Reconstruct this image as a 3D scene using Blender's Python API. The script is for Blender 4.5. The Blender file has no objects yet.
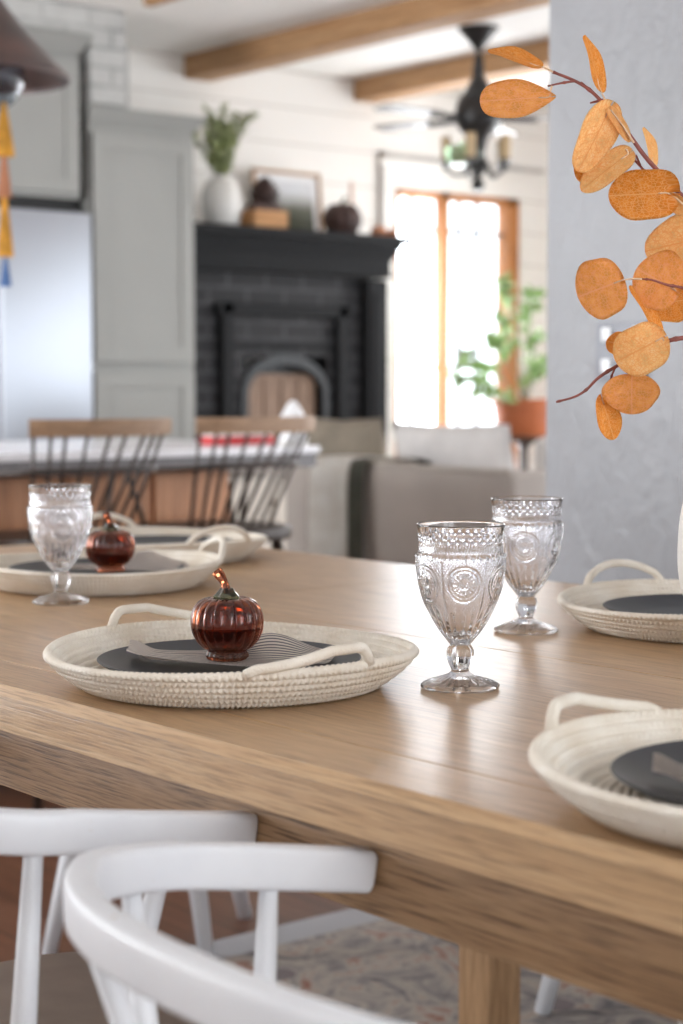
import bpy, bmesh, math, random
from mathutils import Vector, Matrix
random.seed(7)
S = bpy.context.scene
COL = S.collection
PI = math.pi
R_ = math.radians

# ------------------------------------------------------------------ camera
FPX, YAW, TILT = 1800.0, R_(50.74), math.atan(124 / 1800)
CAM = Vector((1.47, -1.06, 1.054))
cd = bpy.data.cameras.new('camera'); cam = bpy.data.objects.new('camera', cd); COL.objects.link(cam)
cam.location = CAM; cam.rotation_euler = (PI / 2 - TILT, 0, YAW)
cd.sensor_fit = 'VERTICAL'; cd.sensor_height = 36; cd.sensor_width = 24
cd.lens = FPX / 1024 * 36; cd.clip_start = .05; cd.clip_end = 200
cd.dof.use_dof = True; cd.dof.focus_distance = 1.80; cd.dof.aperture_fstop = 5.0
S.camera = cam
FW = Vector((-math.sin(YAW) * math.cos(TILT), math.cos(YAW) * math.cos(TILT), -math.sin(TILT)))
RT = Vector((math.cos(YAW), math.sin(YAW), 0)); UP = RT.cross(FW)
def P(x, y, d):
    """point of the place seen in direction (x, y) at distance d from the camera plane"""
    return CAM + d * (FW + (x - 341.5) / FPX * RT + (512 - y) / FPX * UP)

# ------------------------------------------------------------------ object helpers
def link(name, me, mats, parent=None, loc=None, rot=None, smooth=True):
    o = bpy.data.objects.new(name, me); COL.objects.link(o)
    if not isinstance(mats, (list, tuple)): mats = [mats]
    for m in mats: me.materials.append(m)
    if smooth and len(me.polygons):
        me.polygons.foreach_set('use_smooth', [True] * len(me.polygons))
    if parent: o.parent = parent
    if loc is not None: o.location = loc
    if rot is not None: o.rotation_euler = rot
    return o
def thing(name, label, cat, loc=(0, 0, 0), rz=0, group=None):
    o = bpy.data.objects.new(name, None); COL.objects.link(o); o.empty_display_size = .05
    o.location = loc; o.rotation_euler = (0, 0, rz); o['label'] = label; o['category'] = cat
    if group: o['group'] = group
    return o
def tag(o, label, cat, group=None):
    o['label'] = label; o['category'] = cat
    if group: o['group'] = group
    return o
def copy_tree(o, loc=None, rz=None, label=None, parent=None):
    c = o.copy(); COL.objects.link(c)
    if parent: c.parent = parent
    if loc is not None: c.location = loc
    if rz is not None: c.rotation_euler = (0, 0, rz)
    if label: c['label'] = label
    for ch in list(o.children): copy_tree(ch, parent=c)
    return c

class MB:
    def __init__(s): s.bm = bmesh.new()
    def box(s, a, b, bev=0, seg=2, M=None):
        t = bmesh.new()
        bmesh.ops.create_cube(t, size=1)
        c = [(a[i] + b[i]) / 2 for i in range(3)]; d = [abs(b[i] - a[i]) for i in range(3)]
        for v in t.verts: v.co = Vector([c[i] + v.co[i] * d[i] for i in range(3)])
        if bev: bmesh.ops.bevel(t, geom=t.edges[:], offset=bev, segments=seg, profile=.6, affect='EDGES')
        return s.add(t, M)
    def add(s, t, M=None):
        if M is not None: bmesh.ops.transform(t, matrix=M, verts=t.verts[:])
        me = bpy.data.meshes.new('tmp'); t.to_mesh(me); t.free()
        s.bm.from_mesh(me); bpy.data.meshes.remove(me); return s
    def lathe(s, prof, n=48, c=(0, 0, 0), fn=None, close=True, M=None):
        t = bmesh.new(); rows = []
        for (r, z) in prof:
            if r < 1e-6: rows.append([t.verts.new((0, 0, z))]); continue
            row = []
            for k in range(n):
                a = 2 * PI * k / n
                rr, zz = (r, z) if fn is None else fn(a, r, z)
                row.append(t.verts.new((rr * math.cos(a), rr * math.sin(a), zz)))
            rows.append(row)
        for i in range(len(rows) - 1):
            A, B = rows[i], rows[i + 1]
            for k in range(n):
                k2 = (k + 1) % n
                if len(A) == 1 and len(B) == 1: continue
                if len(A) == 1: t.faces.new((A[0], B[k2], B[k]))
                elif len(B) == 1: t.faces.new((A[k], A[k2], B[0]))
                else: t.faces.new((A[k], A[k2], B[k2], B[k]))
        M2 = Matrix.Translation(c)
        return s.add(t, M2 if M is None else M2 @ M)
    def tube(s, pts, rad, n=10, caps=True, sx=1.0, up=None, prof=None):
        """sweep a circle (or the closed 2-D outline prof) along pts; rad number or list"""
        pts = [Vector(p) for p in pts]; m = len(pts)
        if not isinstance(rad, (list, tuple)): rad = [rad] * m
        rows = []; prev = None
        for i, p in enumerate(pts):
            T = (pts[min(i + 1, m - 1)] - pts[max(i - 1, 0)]).normalized()
            if up is not None: N = T.cross(Vector(up)); N = N.normalized() if N.length > 1e-6 else Vector((1, 0, 0))
            elif prev is None:
                N = T.cross(Vector((0, 0, 1)))
                N = N.normalized() if N.length > 1e-3 else Vector((1, 0, 0))
            else: N = (prev - T * prev.dot(T)).normalized()
            prev = N; B = T.cross(N)
            if prof: row = [s.bm.verts.new(p + (N * u * sx + B * v) * rad[i]) for (u, v) in prof]
            else: row = [s.bm.verts.new(p + (N * math.cos(2 * PI * k / n) * sx + B * math.sin(2 * PI * k / n)) * rad[i]) for k in range(n)]
            rows.append(row)
        n = len(rows[0])
        for i in range(m - 1):
            for k in range(n):
                k2 = (k + 1) % n
                s.bm.faces.new((rows[i][k], rows[i][k2], rows[i + 1][k2], rows[i + 1][k]))
        if caps:
            s.bm.faces.new(rows[0][::-1]); s.bm.faces.new(rows[-1])
        return s
    def ball(s, c, r, sc=(1, 1, 1), n=16):
        t = bmesh.new(); bmesh.ops.create_uvsphere(t, u_segments=n, v_segments=max(8, n // 2), radius=r)
        return s.add(t, Matrix.Translation(c) @ Matrix.Diagonal((*sc, 1)))
    def prism(s, outline, z0, z1, bev=0, M=None):
        t = bmesh.new()
        f = t.faces.new([t.verts.new((x, y, z0)) for x, y in outline])
        r = bmesh.ops.extrude_face_region(t, geom=[f])
        for v in [g for g in r['geom'] if isinstance(g, bmesh.types.BMVert)]: v.co.z = z1
        bmesh.ops.recalc_face_normals(t, faces=t.faces[:])
        if bev:
            es = [e for e in t.edges if abs(e.verts[0].co.z - e.verts[1].co.z) < 1e-6]
            bmesh.ops.bevel(t, geom=es, offset=bev, segments=3, profile=.5, affect='EDGES')
        return s.add(t, M)
    def build(s, name, mat, parent=None, smooth=None, **k):
        bmesh.ops.recalc_face_normals(s.bm, faces=s.bm.faces[:])
        me = bpy.data.meshes.new(name); s.bm.to_mesh(me); s.bm.free()
        o = link(name, me, mat, parent, smooth=False, **k)
        if smooth is None: smooth = 35
        if smooth is True: me.polygons.foreach_set('use_smooth', [True] * len(me.polygons))
        elif smooth:
            me.polygons.foreach_set('use_smooth', [True] * len(me.polygons))
            me.set_sharp_from_angle(angle=R_(smooth))
        return o
def crv(pts, n=8):
    """Catmull-Rom through points"""
    pts = [Vector(p) for p in pts]; out = []
    q = [2 * pts[0] - pts[1]] + pts + [2 * pts[-1] - pts[-2]]
    for i in range(1, len(q) - 2):
        for k in range(n):
            t = k / n; a, b, c, d = q[i - 1], q[i], q[i + 1], q[i + 2]
            out.append(.5 * ((2 * b) + (c - a) * t + (2 * a - 5 * b + 4 * c - d) * t * t + (3 * b - a - 3 * c + d) * t ** 3))
    out.append(pts[-1]); return out

# ------------------------------------------------------------------ materials
def srgb(r, g, b):
    f = lambda c: (c / 255 / 12.92) if c / 255 <= .04045 else ((c / 255 + .055) / 1.055) ** 2.4
    return (f(r), f(g), f(b), 1)
class Mat:
    def __init__(s, name, col=(200, 200, 200), rough=.5, **k):
        s.m = bpy.data.materials.new(name); s.m.use_nodes = True
        s.nt = s.m.node_tree; s.b = s.nt.nodes['Principled BSDF']
        s.b.inputs['Base Color'].default_value = srgb(*col); s.b.inputs['Roughness'].default_value = rough
        for kk, v in k.items(): s.b.inputs[kk.replace('_', ' ')].default_value = v
    def n(s, t, **k):
        nd = s.nt.nodes.new(t)
        for a, v in k.items():
            if a.startswith('i_'): nd.inputs[a[2:].replace('_', ' ')].default_value = v
            else: setattr(nd, a, v)
        return nd
    def l(s, a, b): s.nt.links.new(a, b)
    def coords(s, scale=(1, 1, 1), kind='Object', rot=(0, 0, 0)):
        tc = s.n('ShaderNodeTexCoord'); mp = s.n('ShaderNodeMapping')
        mp.inputs['Scale'].default_value = scale; mp.inputs['Rotation'].default_value = rot
        s.l(tc.outputs[kind], mp.inputs['Vector']); return mp.outputs['Vector']
    def ramp(s, fac, stops):
        r = s.n('ShaderNodeValToRGB'); e = r.color_ramp.elements
        while len(e) < len(stops): e.new(.5)
        for i, (p, c) in enumerate(stops): e[i].position = p; e[i].color = srgb(*c)
        s.l(fac, r.inputs['Fac']); return r.outputs['Color']
    def noise(s, vec, scale=5, detail=3, rough=.5, dist=0):
        t = s.n('ShaderNodeTexNoise'); t.inputs['Scale'].default_value = scale; t.inputs['Detail'].default_value = detail
        t.inputs['Roughness'].default_value = rough; t.inputs['Distortion'].default_value = dist
        s.l(vec, t.inputs['Vector']); return t.outputs['Fac']
    def mix(s, fac, a, b, mode='MIX'):
        x = s.n('ShaderNodeMix', data_type='RGBA', blend_type=mode)
        for sock, v in ((x.inputs[0], fac), (x.inputs[6], a), (x.inputs[7], b)):
            if hasattr(v, 'links'): s.l(v, sock)
            elif isinstance(v, tuple): sock.default_value = srgb(*v)
            else: sock.default_value = v
        return x.outputs[2]
    def math(s, op, a, b=0.0, c=0.0):
        x = s.n('ShaderNodeMath', operation=op)
        for i, v in enumerate((a, b, c)):
            if hasattr(v, 'links'): s.l(v, x.inputs[i])
            else: x.inputs[i].default_value = v
        return x.outputs[0]
    def col(s, c): s.l(c, s.b.inputs['Base Color']); return s
    def bump(s, h, dist=.001, strength=1.0):
        b = s.n('ShaderNodeBump'); b.inputs['Distance'].default_value = dist; b.inputs['Strength'].default_value = strength
        s.l(h, b.inputs['Height']); s.l(b.outputs['Normal'], s.b.inputs['Normal']); return s

def simple(name, col, rough=.5, var=.06, nscale=8, bump=0, bscale=60, **k):
    m = Mat(name, col, rough, **k); v = m.coords()
    lo = tuple(max(0, c * (1 - var)) for c in col); hi = tuple(min(255, c * (1 + var)) for c in col)
    m.col(m.ramp(m.noise(v, nscale, 3), [(.3, lo), (.7, hi)]))
    if bump: m.bump(m.noise(v, bscale, 4), bump)
    return m.m

def wood(name, dark, mid, light, rough=.38, axis='X', gs=1.0, bump=.0006, coat=0.0, plank=None, pore=.5):
    m = Mat(name, mid, rough); st = {'X': (1.6, 26, 26), 'Y': (26, 1.6, 26), 'Z': (26, 26, 1.6)}[axis]
    v = m.coords(tuple(a * gs for a in st))
    big = m.noise(v, 1.4, 6, .68, 1.6)
    st2 = {'X': (10, 330, 330), 'Y': (330, 10, 330), 'Z': (330, 330, 10)}[axis]
    fine = m.noise(m.coords(tuple(a * gs for a in st2)), 1.6, 3, .6)
    c = m.ramp(big, [(.22, dark), (.46, mid), (.76, light)])
    pores = m.ramp(fine, [(.34, (120, 104, 92)), (.52, (255, 255, 255))])
    c = m.mix(pore, c, pores, 'MULTIPLY')
    if plank:
        wv = m.coords((1, 1, 1)); sp = m.n('ShaderNodeSeparateXYZ'); m.l(wv, sp.inputs[0])
        ax = {'X': 0, 'Y': 1}[plank[0]]
        q = m.math('DIVIDE', sp.outputs[ax], plank[1]); cell = m.math('FLOOR', q)
        wn = m.n('ShaderNodeTexWhiteNoise', noise_dimensions='1D'); m.l(cell, wn.inputs['W'])
        c = m.mix(m.math('MULTIPLY', wn.outputs['Value'], .45), c, dark)
        fr = m.math('ABSOLUTE', m.math('SUBTRACT', m.math('FRACT', q), .5))
        c = m.mix(m.math('GREATER_THAN', fr, .5 - .0018 / plank[1]), c, tuple(int(x * .35) for x in dark))
    m.col(c).bump(fine, bump)
    if coat: m.b.inputs['Coat Weight'].default_value = coat; m.b.inputs['Coat Roughness'].default_value = .2
    return m.m

OAK_D, OAK_M, OAK_L = (162, 126, 90), (189, 154, 115), (206, 175, 138)
M_oak = wood('table_oak', OAK_D, OAK_M, OAK_L, .33, 'X', bump=.0003)
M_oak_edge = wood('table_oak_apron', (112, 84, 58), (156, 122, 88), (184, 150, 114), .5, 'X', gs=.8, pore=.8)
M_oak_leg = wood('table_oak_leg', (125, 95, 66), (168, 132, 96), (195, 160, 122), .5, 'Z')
M_beam = wood('beam_wood', (150, 106, 68), (184, 142, 100), (202, 164, 124), .7, 'X', gs=.5)
M_floor = wood('floor_wood', (74, 46, 34), (110, 74, 56), (138, 98, 76), .38, 'X', gs=.5, plank=('Y', .12))
M_island = wood('island_wood', (150, 98, 62), (190, 132, 92), (212, 156, 116), .5, 'Z', gs=.5)
M_railwood = wood('stool_rail_wood', (112, 84, 60), (150, 117, 88), (176, 142, 110), .5, 'Y', gs=.8)
M_winwood = wood('window_wood', (150, 92, 46), (190, 124, 68), (212, 148, 92), .5, 'Z', gs=.5)
M_frame_wood = wood('picture_frame_wood', (150, 112, 78), (182, 145, 108), (200, 165, 128), .5, 'Z', gs=.5)
M_box_wood = wood('box_wood', (170, 110, 60), (205, 150, 95), (222, 172, 120), .6, 'Y', gs=.7)

M_white = Mat('white_chair_paint', (226, 228, 234), .38)
_v = M_white.coords(); _w = M_white.noise(M_white.coords((6, 6, 60)), 7, 4, .7)
M_white.col(M_white.mix(M_white.math('GREATER_THAN', _w, .70), M_white.ramp(M_white.noise(_v, 12, 3), [(.3, (221, 223, 229)), (.7, (229, 231, 236))]), (196, 180, 164)))
M_white.bump(M_white.noise(_v, 90, 4), .0002); M_white = M_white.m
M_wear = simple('worn_paint', (170, 150, 132), .6)
M_taupe = simple('taupe_seat', (142, 130, 122), .45, .05, 20)
M_ceiling = Mat('ceiling_paint', (240, 238, 234), .8)
_v = M_ceiling.coords(); _s = M_ceiling.n('ShaderNodeSeparateXYZ'); M_ceiling.l(_v, _s.inputs[0])
_q = M_ceiling.math('FRACT', M_ceiling.math('DIVIDE', _s.outputs[1], .14))
M_ceiling.col(M_ceiling.ramp(_q, [(.0, (215, 212, 208)), (.03, (240, 238, 234))])); M_ceiling = M_ceiling.m
def shiplap(name, col, gap, h):
    m = Mat(name, col, .6); v = m.coords(); s = m.n('ShaderNodeSeparateXYZ'); m.l(v, s.inputs[0])
    q = m.math('FRACT', m.math('DIVIDE', s.outputs[2], h))
    m.col(m.ramp(q, [(.0, gap), (.04, gap), (.05, col)])); return m.m
M_shiplap = shiplap('white_shiplap', (236, 233, 229), (205, 200, 194), .17)
M_partition = Mat('grey_plaster', (176, 177, 182), .42)
_v = M_partition.coords()
M_partition.col(M_partition.ramp(M_partition.noise(_v, 2.2, 4), [(.3, (150, 151, 155)), (.7, (162, 163, 168))]))
M_partition.bump(M_partition.noise(M_partition.coords((9, 9, 5)), 3, 4, .6, .8), .006); M_partition = M_partition.m
def brickmat(name, c1, c2, mortar, rot, sc=1.0, rough=.7, bump=.006):
    m = Mat(name, c1, rough); tc = m.n('ShaderNodeTexCoord'); s = m.n('ShaderNodeSeparateXYZ'); cb = m.n('ShaderNodeCombineXYZ')
    m.l(tc.outputs['Object'], s.inputs[0]); m.l(s.outputs[1], cb.inputs[0]); m.l(s.outputs[2], cb.inputs[1])
    b = m.n('ShaderNodeTexBrick'); m.l(cb.outputs[0], b.inputs['Vector'])
    b.inputs['Scale'].default_value = 1; b.inputs['Brick Width'].default_value = .21 * sc; b.inputs['Row Height'].default_value = .075 * sc
    b.inputs['Mortar Size'].default_value = .008; b.inputs['Color1'].default_value = srgb(*c1); b.inputs['Color2'].default_value = srgb(*c2)
    b.inputs['Mortar'].default_value = srgb(*mortar)
    m.col(m.mix(m.noise(m.coords(), 9, 4), b.outputs['Color'], tuple(min(255, int(x * 1.25)) for x in c2))); m.bump(b.outputs['Fac'], -bump); return m.m
M_brick = brickmat('painted_grey_brick', (176, 176, 174), (160, 160, 158), (112, 112, 112), 0)
M_darkbrick = brickmat('charcoal_brick', (27, 26, 29), (14, 14, 17), (84, 82, 86), 0)
M_char = simple('charcoal_paint', (20, 21, 24), .85, .05, 6)
M_char2 = simple('cast_iron', (27, 30, 34), .45, .05, 10)
M_cab = simple('sage_grey_paint', (150, 150, 146), .5, .015, 3)
M_gap = simple('gap_shadow', (24, 22, 22), .6)  # near-black colour standing for shade in the cabinet gaps
M_steel = Mat('stainless_steel', (168, 172, 180), .34, Metallic=.7).m
M_counter = simple('pale_stone', (240, 238, 242), .22, .02, 20)
M_counter_edge = simple('grey_stone', (112, 108, 110), .4, .06, 30)
M_cream = simple('cream_paint', (222, 210, 196), .5, .02)
M_black = simple('black_metal', (34, 33, 34), .4, .05, 20)
M_stool = simple('dark_stained_wood', (58, 46, 40), .4, .12, 10)
M_sofa = simple('taupe_upholstery', (172, 163, 156), .9, .03, 5, .0015, 300)
M_sofa_top = simple('lit_edge_tone', (176, 168, 160), .9, .03)  # lighter tone that paints light falling on the sofa's top edge
M_pillow = simple('light_grey_linen', (206, 202, 200), .9, .04, 9, .001, 200)
M_pillow_dk = simple('olive_brown_linen', (136, 126, 112), .9, .08, 9, .001, 200)
M_throw = Mat('knit_throw', (206, 200, 192), .95); _v = M_throw.coords((1, 1, 1))
M_throw.col(M_throw.ramp(M_throw.noise(_v, 14, 3), [(.35, (232, 226, 218)), (.65, (246, 243, 238))])).bump(M_throw.noise(_v, 120, 3), .003); M_throw = M_throw.m
M_throw_dk = simple('grey_green_throw', (112, 112, 102), .95, .1, 14, .002, 120)
M_terracotta = simple('terracotta', (168, 92, 52), .6, .06, 12)
M_leafgreen = simple('green_leaf', (146, 174, 116), .5, .12, 20)
M_leafsage = simple('sage_leaf', (150, 160, 112), .55, .15, 20)
M_stemgreen = simple('green_stem', (110, 112, 84), .6)
M_ceramic = simple('white_ceramic', (232, 230, 226), .35, .02, 9)
M_red = simple('red_glaze', (196, 44, 48), .35)
M_linenwhite = simple('white_linen', (236, 236, 238), .85, .02)
M_dkbrown = simple('dark_brown_vine', (66, 46, 42), .6, .25, 25, .004, 60)
M_rust = simple('rust_clay', (172, 112, 78), .6)
M_candle = simple('pale_rose_wax', (226, 196, 180), .5)
M_sleeve = simple('candle_sleeve', (184, 160, 124), .6)
M_pendant = Mat('bronze_brown_enamel', (74, 58, 54), .38, Metallic=.3)
M_pendant.col(M_pendant.ramp(M_pendant.noise(M_pendant.coords(), 8, 3), [(.3, (62, 50, 48)), (.7, (92, 66, 60))])); M_pendant = M_pendant.m
M_greyinside = simple('pale_enamel', (176, 172, 172), .4)
M_mustard = simple('mustard_tassel', (196, 140, 46), .8, .15, 30)
M_blue = simple('blue_tassel', (74, 106, 156), .8)
M_plastic = simple('white_plastic', (238, 240, 244), .3, .01)
M_plateswitch = simple('grey_metal_plate', (140, 142, 150), .35, .02)

# rope (cotton), plate, napkin, rug, glass, leaf
M_rope = Mat('cotton_rope', (236, 228, 214), .85)
_v = M_rope.coords(); M_rope.col(M_rope.ramp(M_rope.noise(_v, 26, 4), [(.3, (226, 215, 199)), (.7, (242, 236, 226))]))
M_rope.bump(M_rope.noise(_v, 420, 2), .0012); M_rope = M_rope.m
M_plate = Mat('matte_black_stoneware', (44, 46, 50), .42)
_v = M_plate.coords(); M_plate.col(M_plate.ramp(M_plate.noise(_v, 30, 3), [(.3, (38, 40, 44)), (.7, (52, 54, 59))])); M_plate = M_plate.m
M_napkin = Mat('striped_napkin', (200, 192, 186), .9)
_uv = M_napkin.n('ShaderNodeTexCoord'); _s = M_napkin.n('ShaderNodeSeparateXYZ'); M_napkin.l(_uv.outputs['UV'], _s.inputs[0])
_f = M_napkin.math('FRACT', M_napkin.math('MULTIPLY', _s.outputs[1], 30))
M_napkin.col(M_napkin.ramp(_f, [(.0, (110, 104, 114)), (.30, (118, 112, 122)), (.44, (236, 226, 216)), (.92, (240, 230, 220))]))
M_napkin.bump(M_napkin.noise(M_napkin.coords(), 700, 2), .0006); M_napkin = M_napkin.m
M_rug = Mat('faded_oriental_rug', (140, 134, 132), .95)
_v = M_rug.coords(); _n1 = M_rug.noise(_v, 9, 5, .65, 1.5)
_vo = M_rug.n('ShaderNodeTexVoronoi'); _vo.inputs['Scale'].default_value = 7; M_rug.l(_v, _vo.inputs['Vector'])
_c = M_rug.ramp(_n1, [(.32, (104, 100, 104)), (.45, (150, 144, 140)), (.55, (178, 168, 158)), (.66, (150, 104, 88))])
_c = M_rug.mix(M_rug.math('LESS_THAN', _vo.outputs['Distance'], .22), _c, (128, 118, 120))
_s = M_rug.n('ShaderNodeSeparateXYZ'); M_rug.l(_v, _s.inputs[0])
_e = M_rug.math('LESS_THAN', _s.outputs[0], -1.17)
M_rug.col(M_rug.mix(_e, _c, (172, 172, 176))).bump(M_rug.noise(_v, 300, 2), .002); M_rug = M_rug.m
def glass(name, col=(255, 255, 255), rough=0.0, ior=1.5):
    m = Mat(name, col, rough); m.b.inputs['Transmission Weight'].default_value = 1.0; m.b.inputs['IOR'].default_value = ior
    return m.m
M_glass = glass('pressed_clear_glass', (252, 252, 255), .02)
M_jar = glass('pendant_glass', (215, 220, 226), .05, 1.15)
M_greenglass = glass('pale_green_glass', (205, 240, 205), .25)
M_amber = glass('amber_brown_glass', (154, 86, 56), .015)
M_pane = glass('window_glass', (250, 252, 255), 0.0, 1.02)
M_stemglass = glass('dark_green_glass', (96, 96, 70), .05)
def leafmat(name, base, edge, vein):
    m = Mat(name, base, .55); tc = m.n('ShaderNodeTexCoord'); uv = tc.outputs['UV']
    s = m.n('ShaderNodeSeparateXYZ'); m.l(uv, s.inputs[0])
    ax = m.math('ABSOLUTE', m.math('SUBTRACT', s.outputs[1], .5))
    mp = m.n('ShaderNodeMapping'); mp.inputs['Scale'].default_value = (10, 12, 1); m.l(uv, mp.inputs['Vector'])
    vo = m.n('ShaderNodeTexVoronoi', feature='DISTANCE_TO_EDGE'); vo.inputs['Scale'].default_value = 1.6; m.l(mp.outputs[0], vo.inputs['Vector'])
    net = m.math('LESS_THAN', vo.outputs['Distance'], .07)
    # side veins: chevrons off the midrib
    ch = m.math('FRACT', m.math('MULTIPLY', m.math('SUBTRACT', s.outputs[0], m.math('MULTIPLY', ax, .55)), 8))
    side = m.math('LESS_THAN', ch, .09)
    mid = m.math('LESS_THAN', ax, .014)
    n1 = m.noise(uv, 5, 4, .6)
    c = m.ramp(n1, [(.34, tuple(int(x * .92) for x in base)), (.5, base), (.68, edge)])
    c = m.mix(m.math('MULTIPLY', m.noise(uv, 60, 2), .5), c, edge)
    c = m.mix(m.math('MULTIPLY', net, .7), c, vein)
    c = m.mix(m.math('MULTIPLY', side, .22), c, vein)
    c = m.mix(m.math('MULTIPLY', mid, .8), c, vein)
    m.col(c).bump(m.math('ADD', m.math('MULTIPLY', side, .5), mid), .0004)
    m.b.inputs['Subsurface Weight'].default_value = 0
    # thin leaf: part of the light passes through
    out = m.nt.nodes['Material Output']; tr = m.n('ShaderNodeBsdfTranslucent'); mx = m.n('ShaderNodeMixShader'); mx.inputs[0].default_value = .35
    m.l(c, tr.inputs['Color']); m.l(m.b.outputs[0], mx.inputs[1]); m.l(tr.outputs[0], mx.inputs[2]); m.l(mx.outputs[0], out.inputs['Surface'])
    return m.m
M_leafA = leafmat('amber_leaf', (240, 172, 78), (252, 202, 128), (250, 196, 150))
M_leafB = leafmat('pale_peach_leaf', (255, 212, 142), (255, 228, 178), (246, 186, 116))
M_leafC = leafmat('deep_orange_leaf', (232, 150, 42), (244, 178, 82), (248, 202, 134))
M_twig = simple('reddish_brown_twig', (132, 74, 66), .6, .15, 60)
M_petiole = simple('pale_petiole', (222, 190, 158), .6)

# ------------------------------------------------------------------ setting
def struct(o): o['kind'] = 'structure'; return o
CEIL = 2.56
struct(MB().box((-6.0, -2.6, -.06), (4.0, 6.9, 0)).build('floor', M_floor))
struct(MB().box((-6.0, -2.6, CEIL), (4.0, 6.9, CEIL + .06)).build('ceiling', M_ceiling))
# west wall with the opening of the big wooden window
w = MB()
WY0, WY1, WZ0, WZ1 = 4.885, 5.76, .25, 2.05
XW = -5.4
for a, b in (((XW - .16, .2, 0), (XW, WY0, CEIL)), ((XW - .16, WY1, 0), (XW, 6.4, CEIL)),
             ((XW - .16, WY0, WZ1), (XW, WY1, CEIL)), ((XW - .16, WY0, 0), (XW, WY1, WZ0))): w.box(a, b)
struct(w.build('wall_west', M_shiplap))
struct(MB().box((-6.0, 6.3, 0), (-2.2, 6.42, CEIL)).build('wall_north', M_shiplap))
# partition beside the dining table
struct(MB().box((-1.27, 1.75, 0), (3.2, 1.88, CEIL), .004).build('wall_dining', M_partition))
struct(MB().box((-1.275, 1.737, 0), (3.2, 1.749, .12), .003).build('baseboard_dining', M_white))
struct(MB().box((-5.41, .2, 2.0), (-5.345, 3.30, CEIL)).build('wall_kitchen_brick', M_brick))
struct(MB().box((-5.34, .2, 2.447), (-4.74, 2.74, CEIL)).box((-5.34, 2.7402, 2.177), (-4.74, 2.90, CEIL)).build('trim_5', M_brick))
# beams
for k, y in enumerate((2.63, 3.63, 4.63)):
    struct((MB().box((XW, y, 2.455), (3.9, y + .15, CEIL), .006) if k else MB().box((-4.50, 2.83, 2.53), (3.9, 2.87, CEIL), .002)).build('trim_%d' % (k + 1), M_beam))
struct(MB().box((-6.0, -2.72, 0), (-5.6, -2.6, CEIL)).box((-2.5, -2.72, 0), (4.0, -2.6, CEIL)).box((-5.6, -2.72, 0), (-2.5, -2.6, .3)).box((-5.6, -2.72, 2.4), (-2.5, -2.6, CEIL)).build('wall_south', M_shiplap))
struct(MB().box((4.0, -2.72, 0), (4.12, -1.5, CEIL)).box((4.0, -.55, 0), (4.12, -.35, CEIL)).box((4.0, .6, 0), (4.12, 1.9, CEIL)).box((4.0, -2.72, 2.3), (4.12, 1.9, CEIL)).build('wall_east', M_shiplap))
# white casing and head trim round the window
t = MB()
t.box((XW, WY1, WZ0 - .08), (XW + .02, WY1 + .09, WZ1 + .03)); t.box((XW, WY0 - .09, WZ0 - .08), (XW + .02, WY0, WZ1 + .03))
t.box((XW, WY0 - .09, WZ1 + .001), (XW + .022, WY1 + .09, WZ1 + .11)); t.box((XW, WY0 - .1, WZ1 + .11), (XW + .035, WY1 + .1, WZ1 + .14))
struct(t.build('trim_4', M_shiplap))
M_line = simple('soft_grey_trim', (186, 182, 178), .6)
struct(MB().box((XW, 4.79, WZ0), (XW + .03, 4.812, 2.22)).box((XW, 4.79, 2.20), (XW + .03, 5.93, 2.222)).build('trim_6', M_line))
fr = MB()
for a, b in (((-5.47, WY0, WZ1 - .035), (-5.385, WY1, WZ1)), ((-5.47, WY0, WZ0), (-5.385, WY1, WZ0 + .05)),
             ((-5.47, WY1 - .085, WZ0), (-5.385, WY1, WZ1)), ((-5.47, WY0, WZ0), (-5.385, WY0 + .03, WZ1)),
             ((-5.43, 5.195, WZ0), (-5.385, 5.26, WZ1))): fr.box(a, b, .004)
win = struct(fr.build('window_1', M_winwood))
mu = MB()
for y in (5.03, 5.36, 5.49): mu.box((-5.45, y, WZ0), (-5.43, y + .02, WZ1))
for z in (.7, 1.15, 1.85): mu.box((-5.45, WY0, z), (-5.43, WY1, z + .02))
mu.build('muntin', simple('pale_muntin', (150, 152, 160), .5), win)
MB().box((-5.442, WY0 + .03, WZ0 + .05), (-5.438, WY1 - .085, WZ1 - .035)).build('pane', M_pane, win)

# ------------------------------------------------------------------ rug
o = MB().box((-1.27, -1.2, 0.0), (2.6, 1.45, .012), .004).build('rug', M_rug)
tag(o, 'faded grey and rust patterned rug on the dark wood floor under the table', 'rug')

# ------------------------------------------------------------------ dining table
TX0, TX1, TY0, TY1, TZ = -1.52, 1.36, -.215, .918, .76
tab = thing('dining_table', 'long light oak dining table with thick planked top', 'table', (0, 0, 0))
def plank(name, x0, x1, y0, y1, front=0, back=0):
    t = bmesh.new(); bmesh.ops.create_cube(t, size=1)
    for v in t.verts: v.co = Vector(((x0 + x1) / 2 + v.co.x * (x1 - x0), (y0 + y1) / 2 + v.co.y * (y1 - y0), TZ - .02 + v.co.z * .04))
    def sel(f): return [e for e in t.edges if all(f(v.co) for v in e.verts)]
    e1 = sel(lambda c: c.z > TZ - .001)
    bmesh.ops.bevel(t, geom=e1, offset=.0007, segments=1, affect='EDGES')
    if front:
        ee = [e for e in t.edges if all(v.co.y < y0 + .003 and v.co.z > TZ - .004 for v in e.verts)]
        bmesh.ops.bevel(t, geom=ee, offset=.007, segments=4, profile=.5, affect='EDGES')
    m = MB(); m.add(t); return m
XS = -.595
for (y0, y1, f) in ((TY0, -.1204, 1), (-.1196, .3496, 0), (.3504, TY1, 0)):
    o = plank('tabletop_board', XS + .0008, TX1, y0 + .0004, y1, f).build('tabletop_board', M_oak, tab)
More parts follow.
